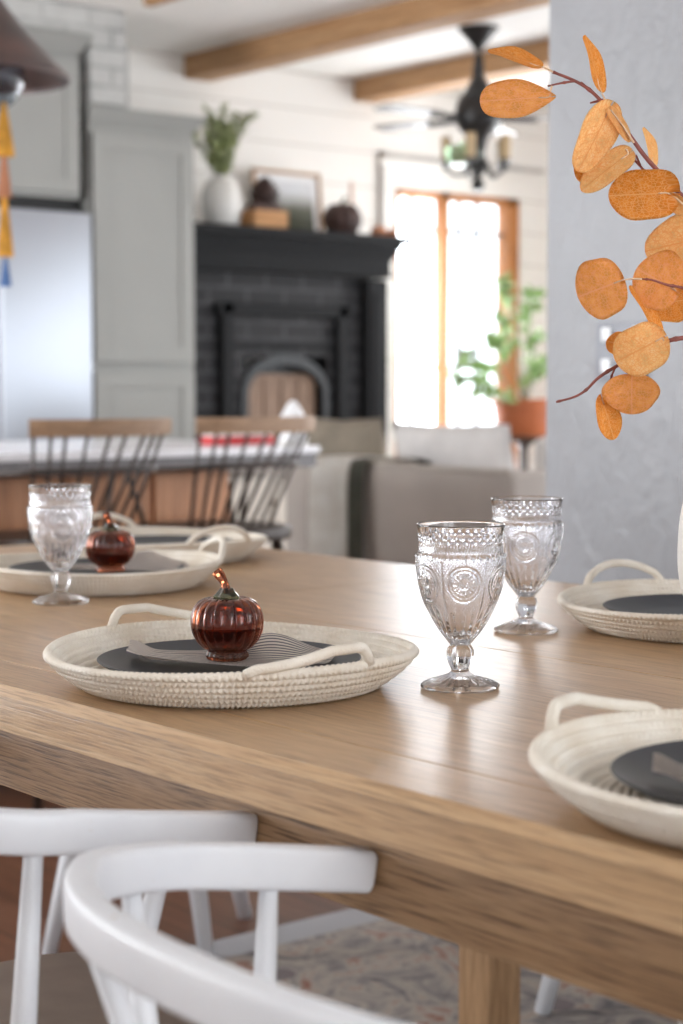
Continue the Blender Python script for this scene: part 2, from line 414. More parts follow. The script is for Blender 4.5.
for (y0, y1, f) in ((TY0, -.1204, 1), (-.1196, .3496, 0), (.3504, TY1, 0)):
    plank('tabletop_board', TX0, XS - .0008, y0 + .0004, y1, f).build('tabletop_board', M_oak, tab)
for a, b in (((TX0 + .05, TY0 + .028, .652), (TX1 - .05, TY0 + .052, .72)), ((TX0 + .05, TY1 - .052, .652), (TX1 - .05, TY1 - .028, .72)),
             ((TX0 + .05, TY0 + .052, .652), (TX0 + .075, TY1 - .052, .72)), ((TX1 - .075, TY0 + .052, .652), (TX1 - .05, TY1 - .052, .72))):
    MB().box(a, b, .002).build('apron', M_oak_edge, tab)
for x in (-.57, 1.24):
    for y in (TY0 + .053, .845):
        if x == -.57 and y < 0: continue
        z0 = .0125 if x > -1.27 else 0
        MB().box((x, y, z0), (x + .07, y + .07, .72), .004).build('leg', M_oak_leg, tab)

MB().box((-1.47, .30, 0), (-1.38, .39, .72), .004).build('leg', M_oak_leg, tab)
# ------------------------------------------------------------------ rope trays
def tray_mesh():
    pitch = .0072; prof = []
    # spiral base, then the flared wall, all of it coiled rope rows
    line = [(.002, .0045)]; r = .002
    while r < .138: r += pitch; line.append((r, .0045))
    wall = [(.1475, .0065), (.1555, .0115), (.1630, .0170), (.1700, .0228), (.1760, .0290), (.1815, .0352)]
    line += wall
    N = 960; rad = .0047
    m = MB(); bm = m.bm
    def ring_surface(outer):
        pts = []
        for i, (r, z) in enumerate(line):
            if i < len(line) - 1: T = Vector((line[i + 1][0] - r, 0, line[i + 1][1] - z)).normalized()
            else: T = Vector((.65, 0, .76))
            Nn = Vector((T.z, 0, -T.x)) * (1 if outer else -1)
            K = 6
            for k in range(K):
                ph = -PI / 2 + PI * (k + .5) / K
                amp = rad if outer else rad * .92
                q = Vector((r, 0, z)) + Nn * (amp * math.cos(ph) * .95) + T * (pitch * .56 * math.sin(ph))
                pts.append((q.x, q.z, i, ph, Nn))
        return pts
    rows = []
    O = ring_surface(True); I = ring_surface(False)
    # closing lip over the top row
    for (x, z, i, ph, Nn) in O + I[::-1]:
        row = []
        for k in range(N):
            a = 2 * PI * k / N
            lift = 0
            rr = max(x, .0004)
            st = 0
            if i > 17:
                st = (.0010) * math.sin(a * 190 * (1 if i % 2 else 1) + (ph * 1.4 if i % 2 else -ph * 1.4)) * math.cos(ph)
            elif i > 2:
                st = .0003 * math.sin(a * int(6 * i) + ph * 1.4) * math.cos(ph)
            f = max(0, (z - .010) / .03)
            wob = 1 + .008 * f * math.cos(2 * a)
            row.append(bm.verts.new(((rr * wob + Nn.x * st) * math.cos(a), (rr * wob + Nn.x * st) * math.sin(a), z + Nn.z * st + .0035 * f * f * math.cos(2 * a))))
        rows.append(row)
    for i in range(len(rows) - 1):
        for k in range(N):
            k2 = (k + 1) % N
            bm.faces.new((rows[i][k], rows[i][k2], rows[i + 1][k2], rows[i + 1][k]))
    bm.faces.new(rows[0]); bm.faces.new(rows[-1][::-1])
    return m
G_tray = 'woven rope trays set as place mats'
def handle_pts(base, sp, steep, h=.013):
    """rope leaving the rim: rises quickly at one end and slopes gently back at the other"""
    pts = []
    for k in range(25):
        u = k / 24; a = base + sp * (u - .5)
        if steep: zz = h * (min(1, u / .62) ** 1.6 if u < .62 else 1) * (1 if u < .86 else math.cos((u - .86) / .14 * PI / 2) ** .6)
        else: zz = h * math.sin(PI * u) ** .75
        rr = .1845 + .006 * math.sin(PI * u)
        pts.append((rr * math.cos(a), rr * math.sin(a), (.036 + min(1, u * 14, (1 - u) * 14) * .004) + zz + .0035 * math.cos(2 * a)))
    return pts
tray0 = thing('rope_tray', 'white rope tray carrying the sharp amber glass pumpkin and striped napkin', 'tray', (.025, -.02, TZ + .0003), R_(0), G_tray)
tray_mesh().build('woven_body', M_rope, tray0, smooth=True)
for b in (-6, 174):
    MB().tube(crv(handle_pts(R_(b - 6), R_(40), True), 1), .0050, 10).build('handle', M_rope, tray0, smooth=True)
def tray_at(loc, rz, label): return copy_tree(tray0, loc, rz, label)
def tray_sym(loc, rz, label):
    t = thing('rope_tray', label, 'tray', loc, rz, G_tray)
    for ch in tray0.children:
        if ch.name.startswith('woven'): c = ch.copy(); COL.objects.link(c); c.parent = t
    for b in (0, 180):
        MB().tube(crv(handle_pts(R_(b), R_(38), False, .021), 1), .0050, 10).build('handle', M_rope, t, smooth=True)
    return t
tray_at((.714, -.032, TZ + .0003), R_(14), 'white rope tray at the right edge in front, nearest to the camera')
trR = tray_sym((.062, .672, TZ + .0003), R_(-12), 'white rope tray at the right, behind the pale vase, plate without pumpkin')
trL = tray_sym((-.825, .346, TZ + .0003), R_(70), 'blurred white rope tray at the left with a second glass pumpkin')
trF = copy_tree(trR, (-1.13, .66, TZ + .0003), R_(0), 'white rope tray at the far corner, mostly hidden behind the left tray')

# plates
def plate_mesh():
    pr = [(0, .0), (.078, .0), (.081, .0035), (.088, .0045), (.118, .0115), (.1285, .0175), (.1300, .0190), (.1288, .0198),
          (.1260, .0188), (.116, .0150), (.095, .0095), (.085, .0080), (0, .0075)]
    return MB().lathe(pr, 96)
ZP = TZ + .0100
G_pl = 'black plates on the rope trays'
pl0 = plate_mesh().build('dinner_plate', M_plate, loc=(.035, -.030, ZP), smooth=50)
tag(pl0, 'matte black plate under the sharp glass pumpkin on the front tray', 'plate', G_pl)
for loc, lb in (((.722, -.040, ZP), 'matte black plate on the nearest rope tray at the right edge'),
                ((.070, .664, ZP), 'matte black plate on the tray behind the two clear goblets, by the vase'),
                ((-.825, .346, ZP), 'blurred black plate on the left tray behind the small goblet'),
                ((-1.13, .66, ZP), 'blurred black plate at the far table corner, tallest part hidden')):
    c = pl0.copy(); COL.objects.link(c); c.location = loc; c['label'] = lb.replace(', tallest part hidden', '')

# napkins
def napkin_mesh(seed, L=.205, W0=.030, W1=.14):
    """cloth gathered to a roll at its left end and fanned out to the right (local x along it)"""
    rnd = random.Random(seed); nx, ny = 60, 48; bm = bmesh.new(); uvl = bm.loops.layers.uv.new('uv')
    V = []; UVs = {}
    for i in range(nx + 1):
        s = i / nx; row = []
        w = W0 + (W1 - W0) * (s ** .8)
        for j in range(ny + 1):
            t = j / ny
            x = s * L * (1 - .16 * abs(2 * t - 1) ** 2) ; y = (t - .38) * w - .010 * math.sin(PI * s)
            g = (1 - s)
            fold = .0055 * g * (0.5 + .5 * math.cos(2 * PI * 2.5 * t)) + .0020 * (0.5 + .5 * math.cos(2 * PI * 3.5 * t + 1)) * s
            bump_ = .021 * math.exp(-((t - .74) / .20) ** 2) * math.exp(-((s - .70) / .20) ** 2)
            end = .012 * math.exp(-(s / .07) ** 2) * math.sin(PI * t) ** .5
            z = .0022 + fold + bump_ + end
            v = bm.verts.new((x, y, z)); UVs[v] = (s, t); row.append(v)
        V.append(row)
    for i in range(nx):
        for j in range(ny):
            f = bm.faces.new((V[i][j], V[i + 1][j], V[i + 1][j + 1], V[i][j + 1]))
            for lp in f.loops: lp[uvl].uv = UVs[lp.vert]
    ret = bmesh.ops.solidify(bm, geom=bm.faces[:], thickness=.0018)
    m = MB(); m.bm.free(); m.bm = bm; return m
G_np = 'striped napkins on the black plates'
ZN = ZP + .0130
np0 = napkin_mesh(1).build('napkin', M_napkin, loc=(-.052, -.090, ZN), rot=(0, 0, R_(38)), smooth=True)
tag(np0, 'grey and white striped napkin fanned out under the sharp glass pumpkin', 'napkin', G_np)
for loc, rz, lb in (((.657, -.118, ZN + .001), 38, 'pinkish striped napkin on the plate at the right edge of the picture'),
                    ((-.880, .300, ZN), 50, 'blurred striped napkin under the pumpkin on the left tray')):
    c = np0.copy(); COL.objects.link(c); c.location = loc; c.rotation_euler = (0, 0, R_(rz)); c['label'] = lb

# glass pumpkins
def pumpkin():
    root = thing('glass_pumpkin', 'sharp amber brown glass pumpkin on the striped napkin in the front tray', 'pumpkin', (.034, -.032, ZN + .004), 0, 'amber glass pumpkins')
    H = .066
    def outline(k, n, rs, zs, off=0):
        a = []
        for i in range(n + 1):
            u = i / n; th = -PI / 2 + PI * u
            r = rs * (math.cos(th) ** .55 if math.cos(th) > 0 else 0); z = .036 + zs * math.sin(th)
            a.append((r, z))
        return a
    ribs = 18
    def fn(a, r, z):
        k = abs(math.sin(a * ribs / 2)) ** .6
        f = min(1, r / .02)
        return (r * (1 - .075 * (1 - k) * f), z)
    prof = [(0, .0), (.0175, .0), (.0205, .0015), (.0215, .0045), (.0200, .0075), (.0195, .009), (.0250, .0125), (.0310, .019), (.0350, .028),
            (.0362, .037), (.0352, .046), (.0318, .0535), (.0262, .0588), (.0190, .0612), (.0120, .0598), (.0075, .0575), (0, .0565)]
    inner = [(0, .0545), (.0075, .0548), (.0180, .0578), (.0250, .0555), (.0300, .0508), (.0328, .0445), (.0338, .037), (.0326, .029), (.0288, .0205), (.0225, .0145), (.012, .0115), (0, .011)]
    def dense(p):
        q = crv([(r, 0, z) for r, z in p], 4); return [(max(0, v.x), v.z) for v in q]
    m = MB(); m.lathe(dense(prof), 216, fn=fn); m.lathe(dense(inner)[::-1], 216, fn=fn)
    me_o = m.bm
    mesh = bpy.data.meshes.new('glass_body')
    # outer and inner skins keep opposite normals
    bmesh.ops.recalc_face_normals(me_o, faces=me_o.faces[:])
    inner_faces = []
    me_o.faces.ensure_lookup_table()
    n_out = (len(me_o.faces))
    # split by connectivity: flip the inner island
    seen = set(); islands = []
    for f in me_o.faces:
        if f in seen: continue
        st = [f]; isl = []; seen.add(f)
        while st:
            q = st.pop(); isl.append(q)
            for e in q.edges:
                for g in e.link_faces:
                    if g not in seen: seen.add(g); st.append(g)
        islands.append(isl)
    islands.sort(key=lambda I: max(v.co.length for f in I for v in f.verts))
    for isl in islands[:-1]: bmesh.ops.reverse_faces(me_o, faces=isl)
    me_o.to_mesh(mesh); me_o.free()
    link('glass_body', mesh, M_amber, root)
    m = MB(); m.lathe([(0, .0565), (.012, .0600), (.0125, .0625), (.009, .0665), (.0062, .0705), (0, .071)], 30,
                      fn=lambda a, r, z: (r * (1 + .12 * math.sin(5 * a)), z)).build('stem_collar', M_stemglass, root)
    st = crv([(0, 0, .066), (-.001, -.001, .073), (-.004, -.003, .080), (-.009, -.006, .0875)], 6)
    MB().tube(st, [.0048, .0046, .0044, .0043, .0042, .0041, .004, .004, .004, .004, .0042, .0044, .0047, .005, .0052, .0054, .0055, .0054, .0048], 7).build('stem', M_amber, root)
    return root
pk = pumpkin()
copy_tree(pk, (-.762, .330, ZN + .004), R_(70), 'blurred dark glass pumpkin on the left tray behind the small goblet')

# ------------------------------------------------------------------ goblets
def goblet():
    NT = 384
    prof = [(.0372, 0), (.0382, .0012), (.0384, .0030), (.0365, .0048), (.0300, .0072), (.0200, .0105), (.0125, .0135), (.0092, .0160), (.0085, .0185),
            (.0100, .0235), (.0118, .0300), (.0122, .0350), (.0115, .0390), (.0092, .0415), (.0088, .0432), (.0118, .0450), (.0130, .0462)]
    bowl = crv([(.0130, 0, .0462), (.0235, 0, .0610), (.0335, 0, .0800), (.0393, 0, .0980), (.0423, 0, .1150), (.0434, 0, .1255), (.0436, 0, .1300),
                (.0420, 0, .1335), (.0407, 0, .1370), (.0405, 0, .1450), (.0415, 0, .1520), (.0428, 0, .1580), (.0432, 0, .1600)], 14)
    prof2 = [(v.x, v.z) for v in crv([(r, 0, z) for r, z in prof], 3)][:-1] + [(v.x, v.z) for v in bowl]
    def sm(x, a, b): x = max(0, min(1, (x - a) / (b - a))); return x * x * (3 - 2 * x)
    def relief(a, z):
        h = 0
        if z < .0125: return .0004 * math.cos(24 * a) * sm(z, .004, .007)
        if z < .0445: return .0009 * abs(math.cos(4 * a)) * sm(z, .016, .024)
        if z < .086:
            h = .0009 * (abs(math.sin(12 * a)) - .5) * sm(z, .046, .055) * (1 - sm(z, .074, .086))
        # beaded and ribbed bands under the rim
        if .1275 < z < .1335: h += .0011 * max(0, math.sin(36 * a)) * math.sin(PI * (z - .1275) / .006)
        if .1345 < z < .1430: h += .0009 * (abs(math.sin(45 * a)) - .4) * math.sin(PI * (z - .1345) / .0085) ** .5
        if .1440 < z < .1520: h += .0009 * max(0, math.sin(30 * a) * math.sin(PI * (z - .1440) / .004))
        # six rosettes
        if .070 < z < .127:
            p = PI / 3; aa = (a + p / 2) % p - p / 2
            x = aa * .041; y = z - .1055; d = math.hypot(x, y * .96); an = math.atan2(y, x)
            if d < .0178:
                h2 = .0010 * math.exp(-((d - .0160) / .0011) ** 2) + .0010 * math.exp(-((d - .0128) / .0008) ** 2) + .0009 * math.exp(-((d - .0040) / .0009) ** 2)
                if .0050 < d < .0118: h2 += .0009 * max(0, math.cos(16 * an)) * math.sin(PI * (d - .005) / .0068)
                if d < .0025: h2 += .0009
                h += h2
            else:
                e = min(abs(aa - p / 2), abs(aa + p / 2)) * .041
                h += .0008 * math.exp(-(e / .0009) ** 2)
                h += .0006 * max(0, math.sin(aa * 41 * 2.2) * math.sin(z * 1400)) * sm(z, .074, .084)
        return h
    A = crv([(.0418, 0, .1602), (.0405, 0, .1560), (.0388, 0, .1490), (.0384, 0, .1380), (.0400, 0, .1290), (.0402, 0, .1220), (.0388, 0, .1080), (.0352, 0, .0930),
             (.0290, 0, .0780), (.0200, 0, .0640), (.0100, 0, .0545), (0, 0, .0520)], 5)
    inner = [(max(0, v.x), v.z) for v in A]; inner[-1] = (0, .052)
    lip = [(.0431, .1610), (.0425, .1614)]
    full = [(0, .0015)] + prof2 + lip + inner
    nout = len(prof2)
    zmax = .1525
    def fn(a, r, z): return (r, z)
    m = MB(); bm = m.bm; rows = []
    for i, (r, z) in enumerate(full):
        if r < 1e-6: rows.append([bm.verts.new((0, 0, z))]); continue
        row = []
        for k in range(NT):
            a = 2 * PI * k / NT
            rr = r + (1.5 * relief(a, z) if 1 <= i <= nout else 0)
            zz = z
            if i <= 8 and i > 0: rr *= 1 + .012 * math.cos(12 * a)
            row.append(bm.verts.new((rr * math.cos(a), rr * math.sin(a), zz)))
        rows.append(row)
    for i in range(len(rows) - 1):
        A_, B_ = rows[i], rows[i + 1]
        for k in range(NT):
            k2 = (k + 1) % NT
            if len(A_) == 1: bm.faces.new((A_[0], B_[k2], B_[k]))
            elif len(B_) == 1: bm.faces.new((A_[k], A_[k2], B_[0]))
            else: bm.faces.new((A_[k], A_[k2], B_[k2], B_[k]))
    return m
gb = goblet().build('water_goblet', M_glass, loc=(.186, .140, TZ + .0005), rot=(0, 0, R_(-38)), smooth=True)
G_gb = 'pressed clear glass goblets on the table'
tag(gb, 'clear pressed glass goblet, sharpest and nearest, right of the pumpkin tray', 'goblet', G_gb)
for loc, rz, lb in (((-.064, .482, TZ + .0005), 12, 'clear embossed goblet behind the nearest goblet, left of the right-hand tray'),
                    ((-.675, .196, TZ + .0005), -25, 'blurred clear goblet at the left in front of the left tray')):
    c = gb.copy(); COL.objects.link(c); c.location = loc; c.rotation_euler = (0, 0, R_(rz)); c['label'] = lb

# ------------------------------------------------------------------ vase and branches in the foreground
VC = Vector((.338, .425, TZ))
o = MB().lathe([(v.x, v.z) for v in crv([(0, 0, 0), (.045, 0, 0), (.052, 0, .004), (.070, 0, .045), (.088, 0, .090), (.0915, 0, .133), (.086, 0, .180), (.066, 0, .225), (.040, 0, .255), (.032, 0, .275), (.036, 0, .290),
                                         (.032, 0, .290), (.028, 0, .275), (.035, 0, .255), (.060, 0, .222), (.080, 0, .178), (.085, 0, .133), (.080, 0, .090), (.060, 0, .04), (0, 0, .02)], 5)], 64).build('vase', M_ceramic, loc=VC + Vector((0, 0, .0005)))
tag(o, 'pale rounded vase just cut by the right edge of the picture', 'vase')

def leaf(parent, base, tip, wid, mat, roll=0, cup=.12, bend=.12, notch=.12, pet=None, shape=.62):
    """one rounded leaf with real thickness from its base point to its tip point"""
    base, tip = Vector(base), Vector(tip); Lv = tip - base; L = Lv.length; X = Lv.normalized()
    view = (base - CAM).normalized()
    Z = (-(view - X * view.dot(X))).normalized(); Z = Matrix.Rotation(R_(roll), 3, X) @ Z; Y = Z.cross(X)
    nx, ny = 18, 12; bm = bmesh.new(); uvl = bm.loops.layers.uv.new('uv'); UVs = {}; V = []
    for i in range(nx + 1):
        s = .5 - .5 * math.cos(PI * i / nx)
        w1 = 2 * s ** (shape + .18) - 1
        half = wid / 2 * math.sqrt(max(0, 1 - abs(w1) ** 2.15))
        half *= 1 + .05 * math.sin(9 * s + L * 900)
        half = max(half, wid * .012); row = []
        for j in range(ny + 1):
            t = j / ny * 2 - 1
            x = s * L - notch * L * (abs(t) ** 2) * (1 - s) ** 2 * .9
            z = cup * wid * (t * t) * math.sin(PI * min(1, s + .1)) - bend * L * (s * s) + .03 * wid * math.sin(7 * s + 3 * t) * abs(t)
            v = bm.verts.new(base + X * x + Y * (t * half) + Z * z); UVs[v] = (s, .5 + .5 * t * half / (wid / 2)); row.append(v)
        V.append(row)
    for i in range(nx):
        for j in range(ny):
            f = bm.faces.new((V[i][j], V[i + 1][j], V[i + 1][j + 1], V[i][j + 1]))
            for lp in f.loops: lp[uvl].uv = UVs[lp.vert]
    bmesh.ops.solidify(bm, geom=bm.faces[:], thickness=.0005)
    m = MB(); m.bm.free(); m.bm = bm
    o = m.build('leaf', mat, parent, smooth=True)
    if pet is not None:
        p = MB().tube(crv([pet, (Vector(pet) + base) / 2 + Vector((0, 0, .001)), base, base + X * L * .15], 4), [.0011] * 4 + [.0009] * 4 + [.0008] * 4 + [.0006], 6)
        p.build('petiole', M_petiole, o, smooth=True)
    return o
D = 1.80
br1 = thing('leafy_branch', 'upper reddish twig with large round orange leaves against the grey wall', 'branch', VC, 0, 'orange leaved branches')
br2 = thing('leafy_branch', 'lower twig with round orange leaves and a thin bare drooping end', 'branch', VC, 0, 'orange leaved branches')
vt = VC + Vector((0, 0, .24))
def rel(pts): return [Vector(p) - VC for p in pts]
def q(x, y, d=D): return P(x, y, d) - VC
def twig(parent, pts, r0, r1, n=8):
    c = crv(pts, 6); m = len(c)
    rr = [r0 + (r1 - r0) * i / (m - 1) + (.0006 if (i % 11 == 5) else 0) for i in range(m)]
    b = MB().tube(c, rr, n); return b.build('twig', M_twig, parent, smooth=True)
in0 = Vector((0, 0, .05)); mouth = Vector((0, .0, .288))
twig(br1, [in0, mouth, q(745, 290), q(712, 225, 1.79), q(683, 197, 1.78), q(648, 160, 1.77), q(628, 133, 1.77), q(611, 112, 1.77), q(592, 92, 1.77), q(575, 81, 1.77), q(553, 72, 1.77)], .0032, .0014)
twig(br1, [q(712, 232, 1.80), q(690, 216, 1.81), q(672, 200, 1.81), q(653, 180, 1.81), q(640, 166, 1.81), q(627, 152, 1.80), q(624, 146, 1.80)], .0017, .0010)
twig(br1, [q(575, 81, 1.77), q(562, 83, 1.765), q(548, 86, 1.76)], .0012, .0009)
for (a, b) in (((590, 91), (581, 82)), ((606, 105), (597, 98)), ((603, 100), (590, 103)), ((640, 166), (636, 155)), ((655, 181), (646, 185)), ((661, 190), (668, 186))):
    MB().tube([q(*a, 1.785), q(*b, 1.785)], [.0016, .0009], 7).build('bud', M_twig, br1, smooth=True)
twig(br2, [in0 + Vector((.004, .004, 0)), mouth + Vector((.006, .006, 0)), q(730, 330, 1.78), q(700, 336, 1.77), q(683, 338, 1.76), q(668, 341, 1.76), q(648, 350, 1.77), q(628, 360, 1.78), q(610, 370, 1.78), q(597, 379, 1.78), q(586, 390, 1.78), q(574, 397, 1.78), q(556, 402, 1.78)], .0030, .0010)
twig(br2, [q(730, 330, 1.78), q(705, 297, 1.77), q(683, 288, 1.76), q(668, 285, 1.755), q(652, 280, 1.75), q(642, 279, 1.75)], .0018, .0008)
twig(br2, [q(615, 368, 1.78), q(611, 378, 1.78), q(608, 392, 1.78)], .0010, .0008)
def LF(par, bx, by, tx, ty, wpx, mat, d=D, dt=0, roll=0, pet=None, **k):
    b, t = q(bx, by, d), q(tx, ty, d + dt)
    return leaf_rel(par, b, t, wpx * d / FPX, mat, roll, pet=None if pet is None else q(pet[0], pet[1], pet[2] if len(pet) > 2 else d), **k)
def leaf_rel(par, b, t, w, mat, roll, pet, **k):
    o = leaf(par, b + VC, t + VC, w, mat, roll, pet=None if pet is None else pet + VC, **k)
    # geometry was built in place coordinates: bring it under its parent's origin
    for oo in [o] + list(o.children): oo.data.transform(Matrix.Translation(-VC))
    return o
# upper branch
LF(br1, 537, 66, 489, 47, 34, M_leafC, 1.76, .01, 66, (553, 72), bend=.05)
LF(br1, 549, 97, 480, 101, 39, M_leafA, 1.76, 0, 8, (552, 86), bend=.04, shape=1.35)
LF(br1, 599, 87, 588, 34, 30, M_leafC, 1.77, .01, 62, (608, 108), bend=.05)
LF(br1, 607, 116, 580, 180, 34, M_leafC, 1.79, 0, 10, None)
LF(br1, 610, 108, 580, 171, 38, M_leafB, 1.765, 0, -14, (632, 141), bend=.1)
LF(br1, 628, 154, 580, 189, 30, M_leafB, 1.77, .01, 18, (626, 149), bend=.1)
LF(br1, 667, 193, 609, 196, 52, M_leafC, 1.775, 0, -6, (684, 205), bend=.06, notch=.25)
LF(br1, 653, 163, 648, 126, 22, M_leafB, 1.78, 0, 62, (660, 172))
LF(br1, 668, 196, 694, 216, 22, M_leafB, 1.78, 0, 40, None)
LF(br1, 712, 236, 645, 250, 54, M_leafB, 1.80, .01, 10, (705, 226), bend=.12)
LF(br1, 712, 230, 668, 268, 44, M_leafC, 1.825, .01, 0, None)
LF(br1, 611, 110, 631, 141, 13, M_leafB, 1.762, 0, -20, (634, 143), shape=.5)
# lower branch
LF(br2, 620, 281, 578, 297, 62, M_leafA, 1.75, .005, 0, (642, 279, 1.75), shape=.75)
LF(br2, 676, 291, 637, 268, 62, M_leafA, 1.765, 0, 12, (668, 285, 1.755), bend=.05)
LF(br2, 684, 300, 650, 306, 42, M_leafC, 1.785, 0, 5, None)
LF(br2, 661, 343, 641, 281, 26, M_leafC, 1.755, .0, 60, (664, 342), shape=.9, bend=.2)
LF(br2, 662, 338, 617, 362, 52, M_leafB, 1.745, 0, -6, (664, 341), shape=.8)
LF(br2, 628, 348, 607, 340, 26, M_leafC, 1.77, 0, 20, None)
LF(br2, 632, 374, 631, 414, 56, M_leafA, 1.76, 0, 8, None, shape=.66, notch=.0)
LF(br2, 602, 398, 615, 440, 25, M_leafC, 1.775, .01, -18, (608, 391), shape=.85, bend=.05)

# ------------------------------------------------------------------ white chairs
def chair():
    root = thing('windsor_chair', '', 'chair', (0, 0, 0))
    W, YB, YF = .264, -.283, .036     # bow half-width, back and tips in chair space
    # bow: a bent U that rises towards the back
    pts = []
    for s_ in range(-40, 41):
        u = s_ / 40; a = abs(u)
        if a < .52:
            th = a / .52 * PI / 2
            x = W * math.sin(th) ** .80; y = YB + .150 * (1 - math.cos(th) ** .85)
        else:
            v = (a - .52) / .48
            x = W * (1 - .05 * v * v); y = YB + .150 + (YF - YB - .150) * v
        z = .745 - .040 * max(0, a - .35) / .65 - .0165
        pts.append((math.copysign(x, u), y, z))
    prof = []
    for k in range(20):
        a = 2 * PI * k / 20; c, s2 = math.cos(a), math.sin(a)
        prof.append((math.copysign(abs(c) ** .38, c) * .66, math.copysign(abs(s2) ** .38, s2)))
    rad = [.0165] * len(pts)
    e0 = Vector(pts[0]); e1 = Vector(pts[1]); dd = (e0 - e1).normalized()
    f0 = Vector(pts[-1]); f1 = Vector(pts[-2]); df = (f0 - f1).normalized()
    ends = ((.002, .93), (.004, .80), (.0055, .55))
    pts2 = [tuple(e0 + dd * a) for a, k in ends[::-1]] + pts + [tuple(f0 + df * a) for a, k in ends]
    rad = [.0165 * k for a, k in ends[::-1]] + rad + [.0165 * k for a, k in ends]
    MB().tube(pts2, rad, prof=prof, up=(0, 0, 1)).build('arm_bow', M_white, root, smooth=55)
    # worn edge streaks live in the paint of the bow; seat
    out = []
    for k in range(48):
        a = 2 * PI * k / 48; c, s2 = math.cos(a), math.sin(a)
        x = .235 * math.copysign(abs(c) ** .62, c) * (1 + .05 * s2); y = .215 * math.copysign(abs(s2) ** .62, s2)
        out.append((x, y))
    MB().prism(out, .425, .452, .008).build('seat', M_taupe, root)
    def on_bow(u):
        i = (u + 1) * 40; k = int(min(79, i)); f = i - k
        return Vector(pts[k]).lerp(Vector(pts[k + 1]), f)
    for u in (-.76, -.46, -.155, .155, .46, .76):
        top = on_bow(u) - Vector((0, 0, .012)); b = Vector((top.x * .84, top.y - .045 if abs(u) > .6 else (top.y + .004 if abs(u) > .4 else max(-.18, top.y * .74)), .448))
        MB().tube([b, b.lerp(top, .4), top], [.0075, .0105, .0072], 12).build('spindle', M_white, root, smooth=True)
    for sx in (-1, 1):
        for sy in (-1, 1):
            top = Vector((sx * .165, sy * .15, .43)); b = Vector((sx * .225, sy * .215, .0125))
            MB().tube([b, b.lerp(top, .55), top], [.011, .0175, .0145], 14).build('leg', M_white, root, smooth=True)
    for sx in (-1, 1):
        MB().tube([(sx * .205, -.193, .15), (sx * .205, .193, .15)], [.009, .009], 10).build('stretcher', M_white, root, smooth=True)
    MB().tube([(-.205, 0, .15), (.205, 0, .15)], [.009, .009], 10).build('stretcher', M_white, root, smooth=True)
    return root
c1 = chair(); c1.location = (.690, -.230, 0)
c1['label'] = 'white curved-back spindle chair nearest to the camera, its bow crossing the bottom edge'; c1['group'] = 'white chairs along the near side'
copy_tree(c1, (.035, -.230, 0), R_(0), 'white spindle chair at the lower left with taupe seat, behind the nearest chair')

# stools tucked beyond the table
def white_stool(loc, rz, label):
    r = thing('white_stool', label, 'stool', loc, rz, 'white stools beyond the table')
    MB().lathe([(0, .435), (.135, .435), (.142, .442), (.140, .460), (.120, .466), (0, .462)], 40).build('seat', M_white, r)
    for k in range(4):
        a = PI / 4 + k * PI / 2; b = Vector((.215 * math.cos(a), .215 * math.sin(a), 0)); t = Vector((.105 * math.cos(a), .105 * math.sin(a), .44))
        MB().tube([b, b.lerp(t, .6), t], [.014, .0195, .016], 12).build('leg', M_white, r, smooth=True)
    for k in range(2):
        a = PI / 4 + k * PI / 2; q1 = .178
        MB().tube([(q1 * math.cos(a), q1 * math.sin(a), .15 + .02 * k), (-q1 * math.cos(a), -q1 * math.sin(a), .15 + .02 * k)], .008, 8).build('stretcher', M_white, r, smooth=True)
    return r
white_stool((-1.40, .81, 0), R_(-49.3), 'white stool under the far left table end, legs seen behind the left chair')
white_stool((-.45, 1.22, .0125), R_(2), 'white stool past the far side, foot seen right of the table leg')

# ------------------------------------------------------------------ kitchen
def panel_door(m, x, y0, y1, z0, z1, fr=.06):
    """shaker door face at plane x (facing +x): frame raised over a recessed panel"""
    m.box((x - .02, y0, z0), (x - .008, y1, z1))
    for a, b in (((x - .02, y0, z0), (x, y0 + fr, z1)), ((x - .02, y1 - fr, z0), (x, y1, z1)), ((x - .02, y0 + fr, z0), (x - .001, y1 - fr, z0 + fr)), ((x - .02, y0 + fr, z1 - fr), (x - .001, y1 - fr, z1))): m.box(a, b)
    return m
def crown(m, x, y0, y1, z0, z1, out=.045):
    n = 6
    for k in range(n):
        o_ = out * (k + 1) / n; m.box((x - .3, y0 - o_ * .3, z0 + (z1 - z0) * k / n), (x + o_, y1 + o_, z0 + (z1 - z0) * (k + 1) / n))
    return m
def cabinet(name, label, x, y0, y1, z0, z1, doors, crown_z):
    r = thing(name, label, 'cabinet', (x - .3, (y0 + y1) / 2, z0))
    T = Matrix.Translation(-Vector(r.location))
    def fin(m, nm, mat):
        o = m.build(nm, mat, r, smooth=0); o.data.transform(T); return o
    fin(MB().box((x - .585, y0, z0), (x - .022, y1, z1), .003), 'carcass', M_cab)
    for (a, b) in doors: fin(panel_door(MB(), x, y0 + .012, y1 - .012, a, b), 'door', M_cab)
    fin(crown(MB(), x - .02, y0, y1, z1, crown_z), 'crown_moulding', M_cab)
    return r
cabinet('tall_cabinet', 'tall grey-green pantry cabinet with crown beside the fireplace', -4.75, 2.74, 3.245, 0, 2.11, ((.12, 1.12), (1.16, 2.07)), 2.17)
cabinet('upper_cabinet', 'grey-green wall cabinet above the steel refrigerator', -4.75, 1.75, 2.70, 1.80, 2.37, ((1.82, 2.34),), 2.44)
MBg = MB().box((-5.33, 1.75, 1.755), (-4.82, 2.735, 1.798)).build('shadow_strip', M_gap, smooth=0)  # solid black strip in place of the shadow over the refrigerator
MBg.data.transform(Matrix.Identity(4)); tag(MBg, 'black strip standing in for the shadow between wall cabinet and refrigerator top', 'shadow strip')
